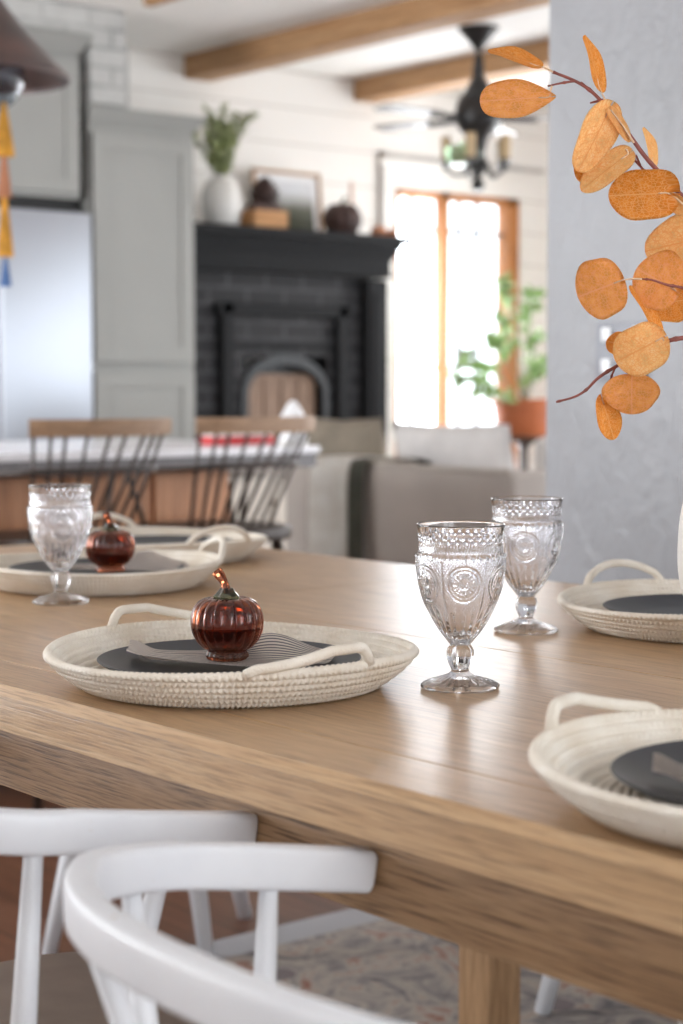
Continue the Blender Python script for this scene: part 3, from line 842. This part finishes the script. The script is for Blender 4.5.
f2 = MB().box((-5.33, 2.703, 1.80), (-4.80, 2.737, 2.10)).build('shadow_strip', M_gap, smooth=0)  # upright black block painting the shadow gap between the cabinets
tag(f2, 'black upright strip standing in for the shadow between wall cabinet and tall cabinet', 'shadow strip')
rf = thing('refrigerator', 'stainless steel refrigerator left of the tall cabinet', 'refrigerator', (-5.0, 2.25, 0))
T = Matrix.Translation((5.0, -2.25, 0))
for a, b, nm in (((-5.33, 1.80, 0), (-4.80, 2.735, 1.75), 'body'), ((-4.80, 1.80, .62), (-4.735, 2.265, 1.745), 'door'), ((-4.80, 2.27, .62), (-4.735, 2.73, 1.745), 'door'), ((-4.80, 1.80, .03), (-4.735, 2.73, .61), 'freezer_drawer')):
    o = MB().box(a, b, .006).build(nm, M_steel, rf); o.data.transform(T)
for y in (2.235, 2.30):
    o = MB().tube([(-4.735, y, .75), (-4.70, y, .77), (-4.70, y, 1.5), (-4.735, y, 1.52)], .011, 8).build('handle', M_steel, rf); o.data.transform(T)

# island
isl = thing('kitchen_island', 'kitchen island with pale top, dark edge and warm wood panelled front', 'kitchen island', (-3.2, 1.2, 0))
T = Matrix.Translation((3.2, -1.2, 0))
def ip(m, nm, mat):
    o = m.build(nm, mat, isl, smooth=0); o.data.transform(T); return o
ip(MB().box((-3.72, .0, .862), (-2.703, 2.27, .884), .003), 'worktop', M_counter)
ip(MB().box((-3.70, .02, .822), (-2.695, 2.25, .8615), .002), 'worktop_edge', M_counter_edge)
m = MB().box((-3.6, .05, .10), (-2.80, 2.0, .8215)); 
for k in range(7): m.box((-2.80, .06 + k * .28, .12), (-2.785, .06 + k * .28 + .255, .81), .003)
ip(m, 'front_panel', M_island)
ip(panel_door(MB().box((-3.6, 2.0, 0), (-2.80, 2.20, .795)), -2.78, 2.005, 2.2, .02, .78, .04), 'end_panel', M_cream)
ip(MB().box((-3.55, .1, 0), (-2.88, 2.0, .10)), 'plinth', M_black)

# counter items
r = thing('ceramic_box', 'white box with a red lower band on the island, behind the second bar stool', 'box', (-2.95, 2.14, .8845), 0)
MB().box((-.05, -.11, 0), (.05, .11, .024), .006).build('red_base', M_red, r)
MB().box((-.046, -.105, .0242), (.046, .105, .060), .01).build('lid', M_ceramic, r)
r = thing('paper_towel_roll', 'small white cone shaped roll peeking over the second bar stool rail', 'paper towel', (-2.765, 2.215, .8845))
MB().lathe([(0, 0), (.045, 0), (.045, .008), (.008, .010), (0, .012)], 30).build('base', M_ceramic, r)
MB().lathe([(.008, .0122), (.044, .0122), (.046, .05), (.035, .09), (.012, .128), (0, .134)], 30).build('roll', M_linenwhite, r)

# bar stools
def bar_stool():
    r = thing('bar_stool', '', 'bar stool', (0, 0, 0), 0, 'spindle bar stools at the island')
    # local: back towards +x (towards the camera), y across
    W = .20; zr = .957
    rail = crv([(-.02, -W, zr), (.018, -W * .6, zr), (.03, 0, zr), (.018, W * .6, zr), (-.02, W, zr)], 8)
    MB().tube(rail, 1, prof=[(-.011, -.021), (.011, -.021), (.013, 0), (.011, .021), (-.011, .021), (-.013, 0)], up=(0, 0, 1)).build('top_rail', M_railwood, r)
    for k in range(9):
        u = -1 + 2 * (k + .5) / 9; i = int((u + 1) / 2 * (len(rail) - 1)); t = rail[i] - Vector((0, 0, .015)); b = Vector((-.125, u * .155, .678))
        MB().tube([b, t], [.0055, .0048], 8).build('spindle', M_stool, r, smooth=True)
    # bent arm hoop
    hoop = crv([(-.31, -.215, .835), (-.22, -.225, .84), (-.08, -.20, .845), (-.022, -.12, .85), (-.01, 0, .85), (-.022, .12, .85), (-.08, .20, .845), (-.22, .225, .84), (-.31, .215, .835)], 6)
    MB().tube(hoop, .0075, 10).build('arm_hoop', M_stool, r, smooth=True)
    for s in (-1, 1): 
        MB().tube([(-.28, s * .17, .68), (-.30, s * .215, .835)], .007, 8).build('arm_post', M_stool, r, smooth=True)
    out = [(-.21 + .20 * math.copysign(abs(math.cos(a)) ** .7, math.cos(a)), .20 * math.copysign(abs(math.sin(a)) ** .7, math.sin(a))) for a in [2 * PI * k / 32 for k in range(32)]]
    MB().prism(out, .645, .680, .008).build('seat', M_stool, r)
    for sx in (0, 1):
        for sy in (-1, 1):
            t = Vector((-.09 - .24 * sx, sy * .13, .66)); b = Vector((.0 - .39 * sx, sy * .20, 0))
            MB().tube([b, t], [.012, .016], 10).build('leg', M_stool, r, smooth=True)
    for sy in (-1, 1): MB().tube([(-.035, sy * .175, .22), (-.39, sy * .175, .22)], .009, 8).build('stretcher', M_stool, r, smooth=True)
    for x in (-.035, -.39): MB().tube([(x, -.175, .24), (x, .175, .24)], .009, 8).build('foot_rail', M_stool, r, smooth=True)
    return r
st = bar_stool(); st.location = (-2.35, 1.305, 0)
st['label'] = 'dark spindle bar stool with brown top rail, left one at the island'
copy_tree(st, (-2.35, 1.785, 0), R_(4), 'dark spindle bar stool with brown top rail, right one by the sofa')

# pendant lamp with glass
pd = thing('pendant_lamp', 'dark bronze cone pendant lamp hanging over the island at the upper left', 'pendant lamp', (-3.0, 1.30, 1.90))
MB().lathe([(.262, -.012), (.262, .0), (.215, .045), (.150, .115), (.095, .185), (.060, .235), (.050, .29), (.020, .30), (.018, .30), (.045, .28), (.09, .18), (.145, .11), (.21, .040), (.256, -.002), (.258, -.012), (.262, -.012)], 48).build('shade', M_pendant, pd)
MB().lathe([(0, .30), (.03, .30), (.03, .35), (.012, .36), (.006, .37), (.006, .62), (.06, .622), (.06, .63), (0, .63)], 24).build('rod', M_black, pd)
MB().lathe([(v.x, v.z) for v in crv([(.05, 0, .20), (.095, 0, .12), (.135, 0, .03), (.138, 0, -.02), (.110, 0, -.070), (.05, 0, -.098), (0, 0, -.102)], 5)], 40).build('glass_globe', M_jar, pd)
for ob in pd.children:
    if ob.name.startswith('glass_globe'):
        md = ob.modifiers.new('s', 'SOLIDIFY'); md.thickness = .004
tg = thing('tassel_garland', 'mustard tassel garland with blue end hanging at the left edge below the lamp', 'garland', (-2.93, 1.355, 1.84))
MB().tube([(0, 0, .02), (0, 0, -.45)], .003, 6).build('cord', M_dkbrown, tg)
for k, (z, h, w_, mt) in enumerate(((-.01, .15, .026, M_mustard), (-.13, .14, .017, M_rust), (-.24, .19, .020, M_mustard), (-.42, .09, .014, M_blue))):
    MB().lathe([(0, z), (w_ * .25, z - .005), (w_ * .35, z - h * .2), (w_ * .8, z - h * .7), (w_, z - h), (0, z - h)], 20, fn=lambda a, r, zz: (r * (1 + .15 * math.sin(9 * a)), zz)).build('tassel', mt, tg)

# ------------------------------------------------------------------ fireplace
fp = thing('fireplace', 'charcoal painted fireplace with deep mantel shelf and brick surround', 'fireplace', (-5.2, 3.95, 0))
T = Matrix.Translation((5.2, -3.95, 0))
def fpp(m, nm, mat, sm=0):
    o = m.build(nm, mat, fp, smooth=sm); o.data.transform(T); return o
FY0, FY1 = 3.30, 4.56
m = MB()
for k in range(4): m.box((-5.395, FY0 + .0 , 1.65 + k * .018), (-4.995 + k * .012, FY1 - .02 + k * .008, 1.668 + k * .018))
m.box((-5.395, FY0, 1.722), (-4.92, FY1 + .02, 1.762), .006)
fpp(m, 'mantel_shelf', M_char)
m = MB().box((-5.395, FY0, 1.57), (-5.00, FY1 - .03, 1.65), .003); m.box((-5.0, FY0, 1.575), (-4.985, FY1 - .01, 1.585))
fpp(m, 'frieze', M_char)
for y0 in (FY0 + .0, FY1 - .16):
    m = MB().box((-5.395, y0, 0), (-5.01, y0 + .12, 1.56), .004); m.box((-5.395, y0 - .01, 0), (-4.99, y0 + .13, .16), .004); m.box((-5.01, y0 + .03, .22), (-5.0, y0 + .09, 1.5), .003)
    fpp(m, 'pilaster', M_char)
m = MB()
m.box((-5.395, FY0 + .12, 0), (-5.07, 3.72, 1.57)); m.box((-5.395, 4.20, 0), (-5.07, FY1 - .16, 1.57)); m.box((-5.395, 3.72, 1.20), (-5.07, 4.20, 1.57))
fpp(m, 'brick_surround', M_darkbrick)
m = MB()
for y0, y1 in ((3.58, 3.64), (4.24, 4.30)): m.box((-5.07, y0, 0), (-5.03, y1, 1.43), .004)
m.box((-5.07, 3.56, 1.38), (-5.03, 4.32, 1.43), .004); m.box((-5.07, 3.64, 1.24), (-5.055, 4.24, 1.26), .004)
fpp(m, 'inner_frame', M_char)
# arched cast iron opening
arc = []
for k in range(17):
    a = PI * k / 16; arc.append((3.95 - .25 * math.cos(a), 1.03 + .18 * math.sin(a)))
inn = [(3.95 - .215 * math.cos(PI * k / 16), 1.03 + .13 * math.sin(PI * k / 16)) for k in range(17)]
m = MB(); bm = m.bm
A = [[bm.verts.new((x, y, z)) for (y, z) in [(3.70, 0)] + arc + [(4.20, 0)]] for x in (-5.10, -5.055)]
Bv = [[bm.verts.new((x, y, z)) for (y, z) in [(3.735, 0)] + inn + [(4.165, 0)]] for x in (-5.10, -5.055)]
for i in range(len(A[0]) - 1):
    bm.faces.new((A[1][i], A[1][i + 1], Bv[1][i + 1], Bv[1][i])); bm.faces.new((A[0][i], A[0][i + 1], Bv[0][i + 1], Bv[0][i]))
    bm.faces.new((A[0][i], A[0][i + 1], A[1][i + 1], A[1][i])); bm.faces.new((Bv[0][i], Bv[0][i + 1], Bv[1][i + 1], Bv[1][i]))
fpp(m, 'arched_frame', M_char2)
m = MB(); m.prism([(3.735, 0)] + inn + [(4.165, 0)], -.01, .01, M=Matrix(((0, 0, 1, -5.14), (1, 0, 0, 0), (0, 1, 0, 0), (0, 0, 0, 1))))
fpp(m, 'fireback', M_char2)
m = MB().box((-5.125, 3.745, .55), (-5.105, 4.155, 1.12), .004)
for k in range(4): m.box((-5.105, 3.755 + k * .10, .57), (-5.098, 3.755 + k * .10 + .085, 1.10), .002)
fpp(m, 'wood_screen', wood('screen_wood', (96, 70, 56), (140, 112, 92), (176, 150, 128), .6, 'Z', gs=.6))

MZ = 1.7625
# mantel decor
o = MB().lathe([(v.x, v.z) for v in crv([(0, 0, 0), (.055, 0, 0), (.075, 0, .02), (.092, 0, .09), (.090, 0, .15), (.070, 0, .205), (.045, 0, .225), (.046, 0, .235), (.038, 0, .232), (.040, 0, .21), (.06, 0, .18), (0, 0, .03)], 5)], 40).build('ceramic_jar', M_ceramic, loc=(-5.15, 3.66, MZ))
tag(o, 'white rounded jar holding greenery at the left end of the mantel', 'vase')
sp = thing('greenery_sprigs', 'loose sage green leafy sprigs standing in the white mantel jar', 'plant', (-5.15, 3.66, MZ + .1))
rnd = random.Random(3)
def smallleaf(bm, p, d, L, W):
    d = Vector(d).normalized(); s = d.cross(Vector((rnd.uniform(-1, 1), rnd.uniform(-1, 1), rnd.uniform(-1, 1)))).normalized(); n = d.cross(s)
    vs = [bm.verts.new(p), bm.verts.new(p + d * L * .35 + s * W + n * W * .2), bm.verts.new(p + d * L), bm.verts.new(p + d * L * .35 - s * W + n * W * .2), bm.verts.new(p + d * L * .4 - n * W * .15)]
    for a, b in ((0, 1), (1, 2), (2, 3), (3, 0)): bm.faces.new((vs[a], vs[b], vs[4]))
for k in range(15):
    a = rnd.uniform(0, 2 * PI); lean = rnd.uniform(.03, .15); h = rnd.uniform(.28, .46)
    if k < 2: a = -PI / 2 + .8 * k; lean = .16; h = .3
    pts = crv([(0, 0, 0), (.01 * math.cos(a), .01 * math.sin(a), .12), (lean * .5 * math.cos(a), lean * .5 * math.sin(a), h * .7), (lean * math.cos(a), lean * math.sin(a), h)], 8)
    stem = MB().tube(pts, .0025, 6).build('stem', M_stemgreen, sp, smooth=True)
    m = MB()
    for i in range(10, len(pts)):
        for _ in range(3):
            smallleaf(m.bm, pts[i], (rnd.uniform(-1, 1), rnd.uniform(-1, 1), rnd.uniform(-.2, 1)), rnd.uniform(.03, .05), rnd.uniform(.008, .014))
    m.build('foliage', M_leafsage, stem, smooth=0)
pf = thing('picture_frame', 'thin wooden frame with a dark landscape picture leaning on the mantel', 'picture', (-5.30, 4.155, MZ), 0)
m = MB()
for a, b in (((0, -.20, 0), (.018, .20, .016)), ((0, -.20, .295), (.018, .20, .311)), ((0, -.20, 0), (.018, -.184, .311)), ((0, .184, 0), (.018, .20, .311))): m.box(a, b, .002)
m.build('frame', M_frame_wood, pf)
MB().box((.002, -.186, .014), (.008, .186, .297)).build('mat', M_linenwhite, pf)
mp_ = Mat('landscape_print', (120, 130, 110), .5); _v = mp_.coords(); _s = mp_.n('ShaderNodeSeparateXYZ'); mp_.l(_v, _s.inputs[0])
_h = mp_.math('ADD', mp_.math('MULTIPLY', _s.outputs[2], 4.0), mp_.math('MULTIPLY', mp_.noise(_v, 14, 4), .18))
mp_.col(mp_.ramp(_h, [(.30, (74, 78, 60)), (.62, (96, 98, 84)), (.74, (160, 160, 156)), (.95, (206, 208, 212))]))
MB().box((.008, -.150, .035), (.010, .150, .262)).build('print', mp_.m, pf)
pf.rotation_euler = (0, R_(-6), 0)
bx = thing('wooden_box', 'small orange wooden box on the mantel in front of the picture', 'box', (-5.08, 3.845, MZ))
m = MB().box((-.05, -.10, 0), (.05, .10, .012)); 
for a, b in (((-.05, -.10, 0), (-.04, .10, .085)), ((.04, -.10, 0), (.05, .10, .085)), ((-.05, -.10, 0), (.05, -.09, .085)), ((-.05, .09, 0), (.05, .10, .085))): m.box(a, b, .002)
m.build('crate', M_box_wood, bx)
pc = MB()
for k in range(46):
    t_ = k / 45; a = k * 2.4; rr = .055 * math.sin(PI * (.12 + .85 * t_)) ; pc.ball((rr * math.cos(a), rr * math.sin(a) * 1.1, .03 + .13 * t_), .014, (1, 1, .55), 8)
pc.ball((0, 0, .09), .045, (1, 1, 1.3)); pc.box((-.035, -.08, -.06), (.035, .08, .05), .02)
o = pc.build('pine_cone', M_dkbrown, loc=(-5.08, 3.845, MZ + .073)); tag(o, 'brown pine cone standing in the small orange box on the mantel', 'pine cone')
wr = thing('dark_pumpkin', 'dark brown ribbed pumpkin right of the picture on the mantel', 'pumpkin', (-5.12, 4.33, MZ))
MB().lathe([(v.x, v.z) for v in crv([(0, 0, .0), (.05, 0, .002), (.088, 0, .05), (.090, 0, .10), (.06, 0, .145), (.02, 0, .15), (0, 0, .145)], 5)], 80, fn=lambda a, r, z: (r * (1 - .12 * (1 - abs(math.sin(a * 5)) ** .7)), z)).build('body', M_dkbrown, wr)
MB().tube([(0, 0, .14), (.0, .005, .165), (.0, .02, .182)], [.012, .009, .008], 8).build('stem', M_stemgreen, wr)
ck = thing('candlestick', 'slim pale rose candle behind the dark pumpkin on the mantel', 'candle', (-5.22, 4.47, MZ))
MB().lathe([(0, 0), (.035, 0), (.03, .01), (.01, .02), (.01, .09), (.018, .10), (0, .10)], 24).build('holder', M_rust, ck)
MB().lathe([(0, .10), (.011, .10), (.010, .275), (0, .28)], 16).build('candle', M_candle, ck)
for y, s in ((4.47, 1.0), (4.555, .8)):
    g = MB().lathe([(v.x * s, v.z * s) for v in crv([(0, 0, 0), (.03, 0, .002), (.04, 0, .022), (.03, 0, .046), (.008, 0, .048), (0, 0, .046)], 4)], 48, fn=lambda a, r, z: (r * (1 - .1 * (1 - abs(math.sin(a * 4)))), z))
    g.tube([(0, 0, .042 * s), (.004, 0, .062 * s)], [.005, .004], 6)
    o = g.build('small_gourd', M_rust, loc=(-5.02, y, MZ)); tag(o, ('small rust gourd beside the dark pumpkin on the mantel' if s == 1 else 'smallest rust gourd at the right end of the mantel'), 'gourd', 'small gourds on the mantel')

# ------------------------------------------------------------------ sofa group
sf = thing('sofa', 'long taupe sofa seen from behind between bar stools and window', 'sofa', (-3.55, 3.45, 0))
T = Matrix.Translation((3.55, -3.45, 0))
def sp_(m, nm, mat):
    o = m.build(nm, mat, sf); o.data.transform(T); return o
sp_(MB().box((-4.52, 2.99, .08), (-2.62, 3.18, .785), .03, 3), 'back', M_sofa)
sp_(MB().tube([(-4.50, 3.0, .785), (-2.64, 3.0, .785)], .010, 8), 'lit_top_edge', M_sofa_top)  # thin lighter strip added as the lit top of the back
sp_(MB().box((-4.52, 3.18, .08), (-2.62, 3.86, .40), .03, 3), 'base', M_sofa)
for x0, x1 in ((-4.52, -4.34), (-2.80, -2.62)): sp_(MB().box((x0, 3.17, .10), (x1, 3.88, .60), .04, 3), 'arm', M_sofa)
for x0, x1 in ((-4.33, -3.58), (-3.57, -2.81)): sp_(MB().box((x0, 3.19, .40), (x1, 3.86, .52), .04, 3), 'seat_cushion', M_sofa)
for x in (-4.45, -2.69):
    for y in (3.06, 3.80): sp_(MB().box((x - .025, y - .025, 0), (x + .025, y + .025, .09), .003), 'foot', M_stool)
def pillow(loc, w_, h, th, mat, rz, tilt, label):
    t = bmesh.new(); n = 14
    V = {}
    for sd in (1, -1):
        for i in range(n + 1):
            for j in range(n + 1):
                u, v = i / n * 2 - 1, j / n * 2 - 1
                if (abs(u) == 1 or abs(v) == 1) and sd == -1: V[(sd, i, j)] = V[(1, i, j)]; continue
                puff = ((1 - u * u) * (1 - v * v)) ** .45
                e = 1 - .06 * (1 - abs(u * v)) * max(abs(u), abs(v)) ** 6
                V[(sd, i, j)] = t.verts.new((u * w_ / 2 * e, sd * th / 2 * puff, v * h / 2 * e))
        for i in range(n):
            for j in range(n): t.faces.new((V[(sd, i, j)], V[(sd, i + 1, j)], V[(sd, i + 1, j + 1)], V[(sd, i, j + 1)]))
    o = MB().add(t).build('cushion', mat, loc=loc, rot=(R_(tilt), 0, R_(rz)), smooth=True)
    return tag(o, label, 'cushion', 'cushions on the sofa')
pillow((-3.25, 3.33, .735), .62, .40, .16, M_pillow, 0, 12, 'large pale grey cushion showing over the middle of the sofa back')
pillow((-3.86, 3.33, .745), .42, .40, .16, M_pillow_dk, 6, 10, 'olive brown cushion showing over the sofa back beside the throw')
# throw over the sofa back
def throw(x0, x1, zlow, mat, label, off=.0):
    bm = bmesh.new(); V = []
    path = [(3.40, .66), (3.32, .72), (3.24, .785), (3.18, .802), (3.08, .806), (2.985, .800), (2.962, .77), (2.955, .6), (2.950, zlow)]
    path = [(v.x, v.y) for v in crv([(a, b, 0) for a, b in path], 5)]
    n = 30
    for i in range(n + 1):
        s = i / n; row = []
        for k, (y, z) in enumerate(path):
            w2 = .008 * math.sin(s * 26 + k * .05)
            hang = max(0, k - 26) / 14
            row.append(bm.verts.new((x0 + (x1 - x0) * s + .02 * math.sin(k * .15), y - abs(w2) * (1 + hang) - off, z + (.004 + off if k < 28 else .03 * math.sin(s * 5) * hang))))
        V.append(row)
    for i in range(n):
        for k in range(len(path) - 1): bm.faces.new((V[i][k], V[i + 1][k], V[i + 1][k + 1], V[i][k + 1]))
    bmesh.ops.solidify(bm, geom=bm.faces[:], thickness=.008)
    m = MB(); m.bm.free(); m.bm = bm
    o = m.build('throw_blanket', mat, smooth=True); return tag(o, label, 'blanket', 'throws over the sofa back')
throw(-3.60, -3.385, .30, M_throw, 'cream knitted throw draped over the left of the sofa back')
throw(-3.375, -3.30, .40, M_throw_dk, 'grey-green throw hanging beside the cream one on the sofa back')
# armchair right of the sofa
ac = thing('armchair', 'pale linen armchair past the right end of the sofa by the window', 'armchair', (-3.80, 4.42, 0), R_(0))
for a, b, nm in (((-.34, -.36, .12), (.34, .36, .42), 'base'), ((.20, -.36, .40), (.38, .36, .86), 'back'), ((-.34, -.40, .12), (.34, -.26, .62), 'arm'), ((-.34, .26, .12), (.34, .40, .62), 'arm'), ((-.33, -.255, .42), (.195, .255, .53), 'seat_cushion')):
    MB().box(a, b, .04, 3).build(nm, M_pillow, ac)
for x in (-.28, .30):
    for y in (-.3, .3): MB().box((x - .02, y - .02, 0), (x + .02, y + .02, .125)).build('foot', M_stool, ac)
# side table, pot and plant by the window
sd = thing('side_table', 'small round dark side table under the terracotta pot by the window', 'table', (-4.9, 5.32, 0))
MB().lathe([(0, .79), (.21, .79), (.22, .80), (.215, .815), (0, .815)], 40).build('tabletop', M_stool, sd)
MB().lathe([(0, .0), (.15, 0), (.15, .015), (.03, .03), (.022, .06), (.022, .76), (.05, .79), (0, .79)], 24).build('pedestal', M_stool, sd)
o = MB().lathe([(0, 0), (.12, 0), (.145, .08), (.155, .15), (.165, .155), (.165, .185), (.150, .185), (.140, .14), (.11, .02), (0, .02)], 48).build('plant_pot', M_terracotta, loc=(-4.9, 5.32, .8155))
tag(o, 'terracotta plant pot beside the window over the sofa', 'pot')
pt = thing('potted_tree', 'leafy green plant with sparse stems growing in the terracotta pot before the window', 'plant', (-4.9, 5.32, .90))
MB().lathe([(0, .0), (.108, .0), (.122, .045), (0, .05)], 30).build('soil', M_dkbrown, pt)
rnd = random.Random(11)
for (dy, h, dx) in ((-.42, .30, .0), (-.30, .38, .05), (-.50, .20, 0.02), (-.18, .48, .0), (.02, .62, .03), (-.10, .68, -.05), (.10, .42, 0), (.16, .28, .04), (-.36, .14, .06), (.0, .25, .08)):
    pts = crv([(0, 0, .03), (dx * .3, dy * .25, h * .55), (dx, dy * .75, h * .9), (dx, dy, h)], 8)
    stem = MB().tube(pts, .004, 6).build('stem', M_stemgreen, pt, smooth=True)
    m = MB()
    for i in range(12, len(pts)):
        for _ in range(2): smallleaf(m.bm, pts[i] + Vector((0, 0, 0)), (rnd.uniform(-1, 1), rnd.uniform(-1, 1), rnd.uniform(-.6, 1)), rnd.uniform(.05, .085), rnd.uniform(.018, .03))
    m.build('foliage', M_leafgreen, stem, smooth=0)

# ------------------------------------------------------------------ ceiling fan with candle lights
cf = thing('ceiling_fan', 'black ceiling fan chandelier with tan candle sleeves hanging between the beams', 'ceiling fan', (-4.10, 4.235, 2.0))
MB().lathe([(0, .56), (.085, .56), (.08, .545), (.04, .50), (.015, .47), (0, .47)], 30).build('canopy', M_black, cf)
m = MB().lathe([(.011, .50), (.011, .28), (.03, .27), (.02, .44), (.026, .35), (.011, .45)], 16); m.tube([(0, 0, .52), (0, 0, .2)], .012, 10)
m.ball((0, 0, .38), .028); m.build('downrod', M_black, cf)
MB().lathe([(v.x, v.z) for v in crv([(0, 0, .355), (.03, 0, .35), (.055, 0, .30), (.085, 0, .26), (.098, 0, .19), (.08, 0, .14), (.045, 0, .10), (.03, 0, .02), (.045, 0, -.01), (.02, 0, -.05), (0, 0, -.06)], 5)], 40).build('motor_housing', M_black, cf)
for k in range(5):
    a = R_(50 + 72 * k); ca, sa = math.cos(a), math.sin(a)
    M4 = Matrix.Rotation(a, 4, 'Z') @ Matrix.Translation((0, 0, .185)) @ Matrix.Rotation(R_(4), 4, 'X')
    bl = MB().prism([(.22, -.045), (.50, -.055), (.52, -.035), (.52, .035), (.50, .055), (.22, .045)], -.003, .004, M=M4)
    b_ = bl.build('blade', simple('grey_blade', (120, 116, 112), .5) if k == 0 else bpy.data.materials['grey_blade'], cf)
    MB().tube([M4 @ Vector((.09, 0, 0)), M4 @ Vector((.25, 0, -.006))], .012, 8).build('blade_arm', M_black, b_)
for k in range(5):
    a = R_(15 + 72 * k); ca, sa = math.cos(a), math.sin(a)
    arm = crv([(.02 * ca, .02 * sa, 0), (.06 * ca, .06 * sa, -.10), (.11 * ca, .11 * sa, -.10), (.135 * ca, .135 * sa, -.06)], 6)
    am = MB().tube(arm, .006, 8); am.lathe([(0, -.065), (.026, -.06), (.028, -.05), (0, -.05)], 16, c=(.135 * ca, .135 * sa, 0)); am.ball((.135 * ca, .135 * sa, -.075), .014)
    ao = am.build('light_arm', M_black, cf); am_lift = Matrix.Translation((0, 0, .055)); ao.data.transform(am_lift)
    MB().lathe([(0, -.05), (.019, -.05), (.022, .05), (.014, .055), (0, .055)], 16, c=(.135 * ca, .135 * sa, .055)).build('candle_sleeve', M_sleeve, ao)
MB().lathe([(0, -.12), (.02, -.115), (.03, -.09), (.014, -.06), (.014, .0), (0, .0)], 20).build('finial', M_black, cf)
MB().lathe([(v.x, v.z) for v in crv([(.04, 0, .045), (.075, 0, .03), (.085, 0, .0), (.06, 0, -.035), (0, 0, -.045)], 5)], 30, c=(-.03, -.05, .03)).build('glass_bowl', M_greenglass, cf)

# ------------------------------------------------------------------ wall switch
sw = thing('light_switch', 'grey switch plate with white switches on the grey wall behind the leaves', 'light switch', (-1.052, 1.7485, 1.13))
MB().box((-.068, -.006, -.06), (.068, .0, .06), .002).build('plate', M_plateswitch, sw)
for x in (-.035, .05):
    for z in (-.03, .035): MB().box((x - .012, -.012, z - .014), (x + .012, -.006, z + .014), .002).build('toggle', M_plastic, sw)

# ------------------------------------------------------------------ light
W = bpy.data.worlds.new('daylight'); S.world = W; W.use_nodes = True
bg = W.node_tree.nodes['Background']; bg.inputs['Color'].default_value = (.90, .95, 1.0, 1); bg.inputs['Strength'].default_value = 2.75
def area(name, loc, target, sx, sy, power, col=(1, 1, 1)):
    l = bpy.data.lights.new(name, 'AREA'); l.shape = 'RECTANGLE'; l.size = sx; l.size_y = sy; l.energy = power; l.color = col
    o = bpy.data.objects.new(name, l); COL.objects.link(o); o.location = loc
    o.rotation_euler = (Vector(target) - Vector(loc)).to_track_quat('-Z', 'Y').to_euler(); return o
area('window_daylight', (-5.36, 5.32, 1.2), (-1, 2.5, .9), .8, 1.6, 40, (.92, .96, 1))
area('north_fill_light', (-3.6, 6.2, 1.5), (-2.5, 2, .8), 2.0, 1.6, 42, (.95, .98, 1))  # added fill to brighten the living room; the north wall has no window
area('south_fill_light', (-3.6, -2.58, 1.5), (-3.0, 2.6, .8), 1.6, 1.2, 60, (.96, .98, 1))  # added fill from an unseen side, brightening sofa back and throws
area('east_window_daylight', (3.95, -1.0, 1.4), (0, .4, .8), .9, 2.0, 12, (.96, .98, 1))
area('east_window_daylight', (3.95, .1, 1.4), (0, .4, .8), .9, 2.0, 12, (.96, .98, 1))

S.view_settings.view_transform = 'Standard'; S.view_settings.look = 'None'; S.view_settings.gamma = 1; S.view_settings.use_curve_mapping = False
S.view_settings.exposure = 0.66
S.cycles.max_bounces = 14; S.cycles.transmission_bounces = 12; S.cycles.glossy_bounces = 6; S.cycles.diffuse_bounces = 5; S.cycles.transparent_max_bounces = 8
S.cycles.use_denoising = True; S.cycles.sample_clamp_indirect = 8
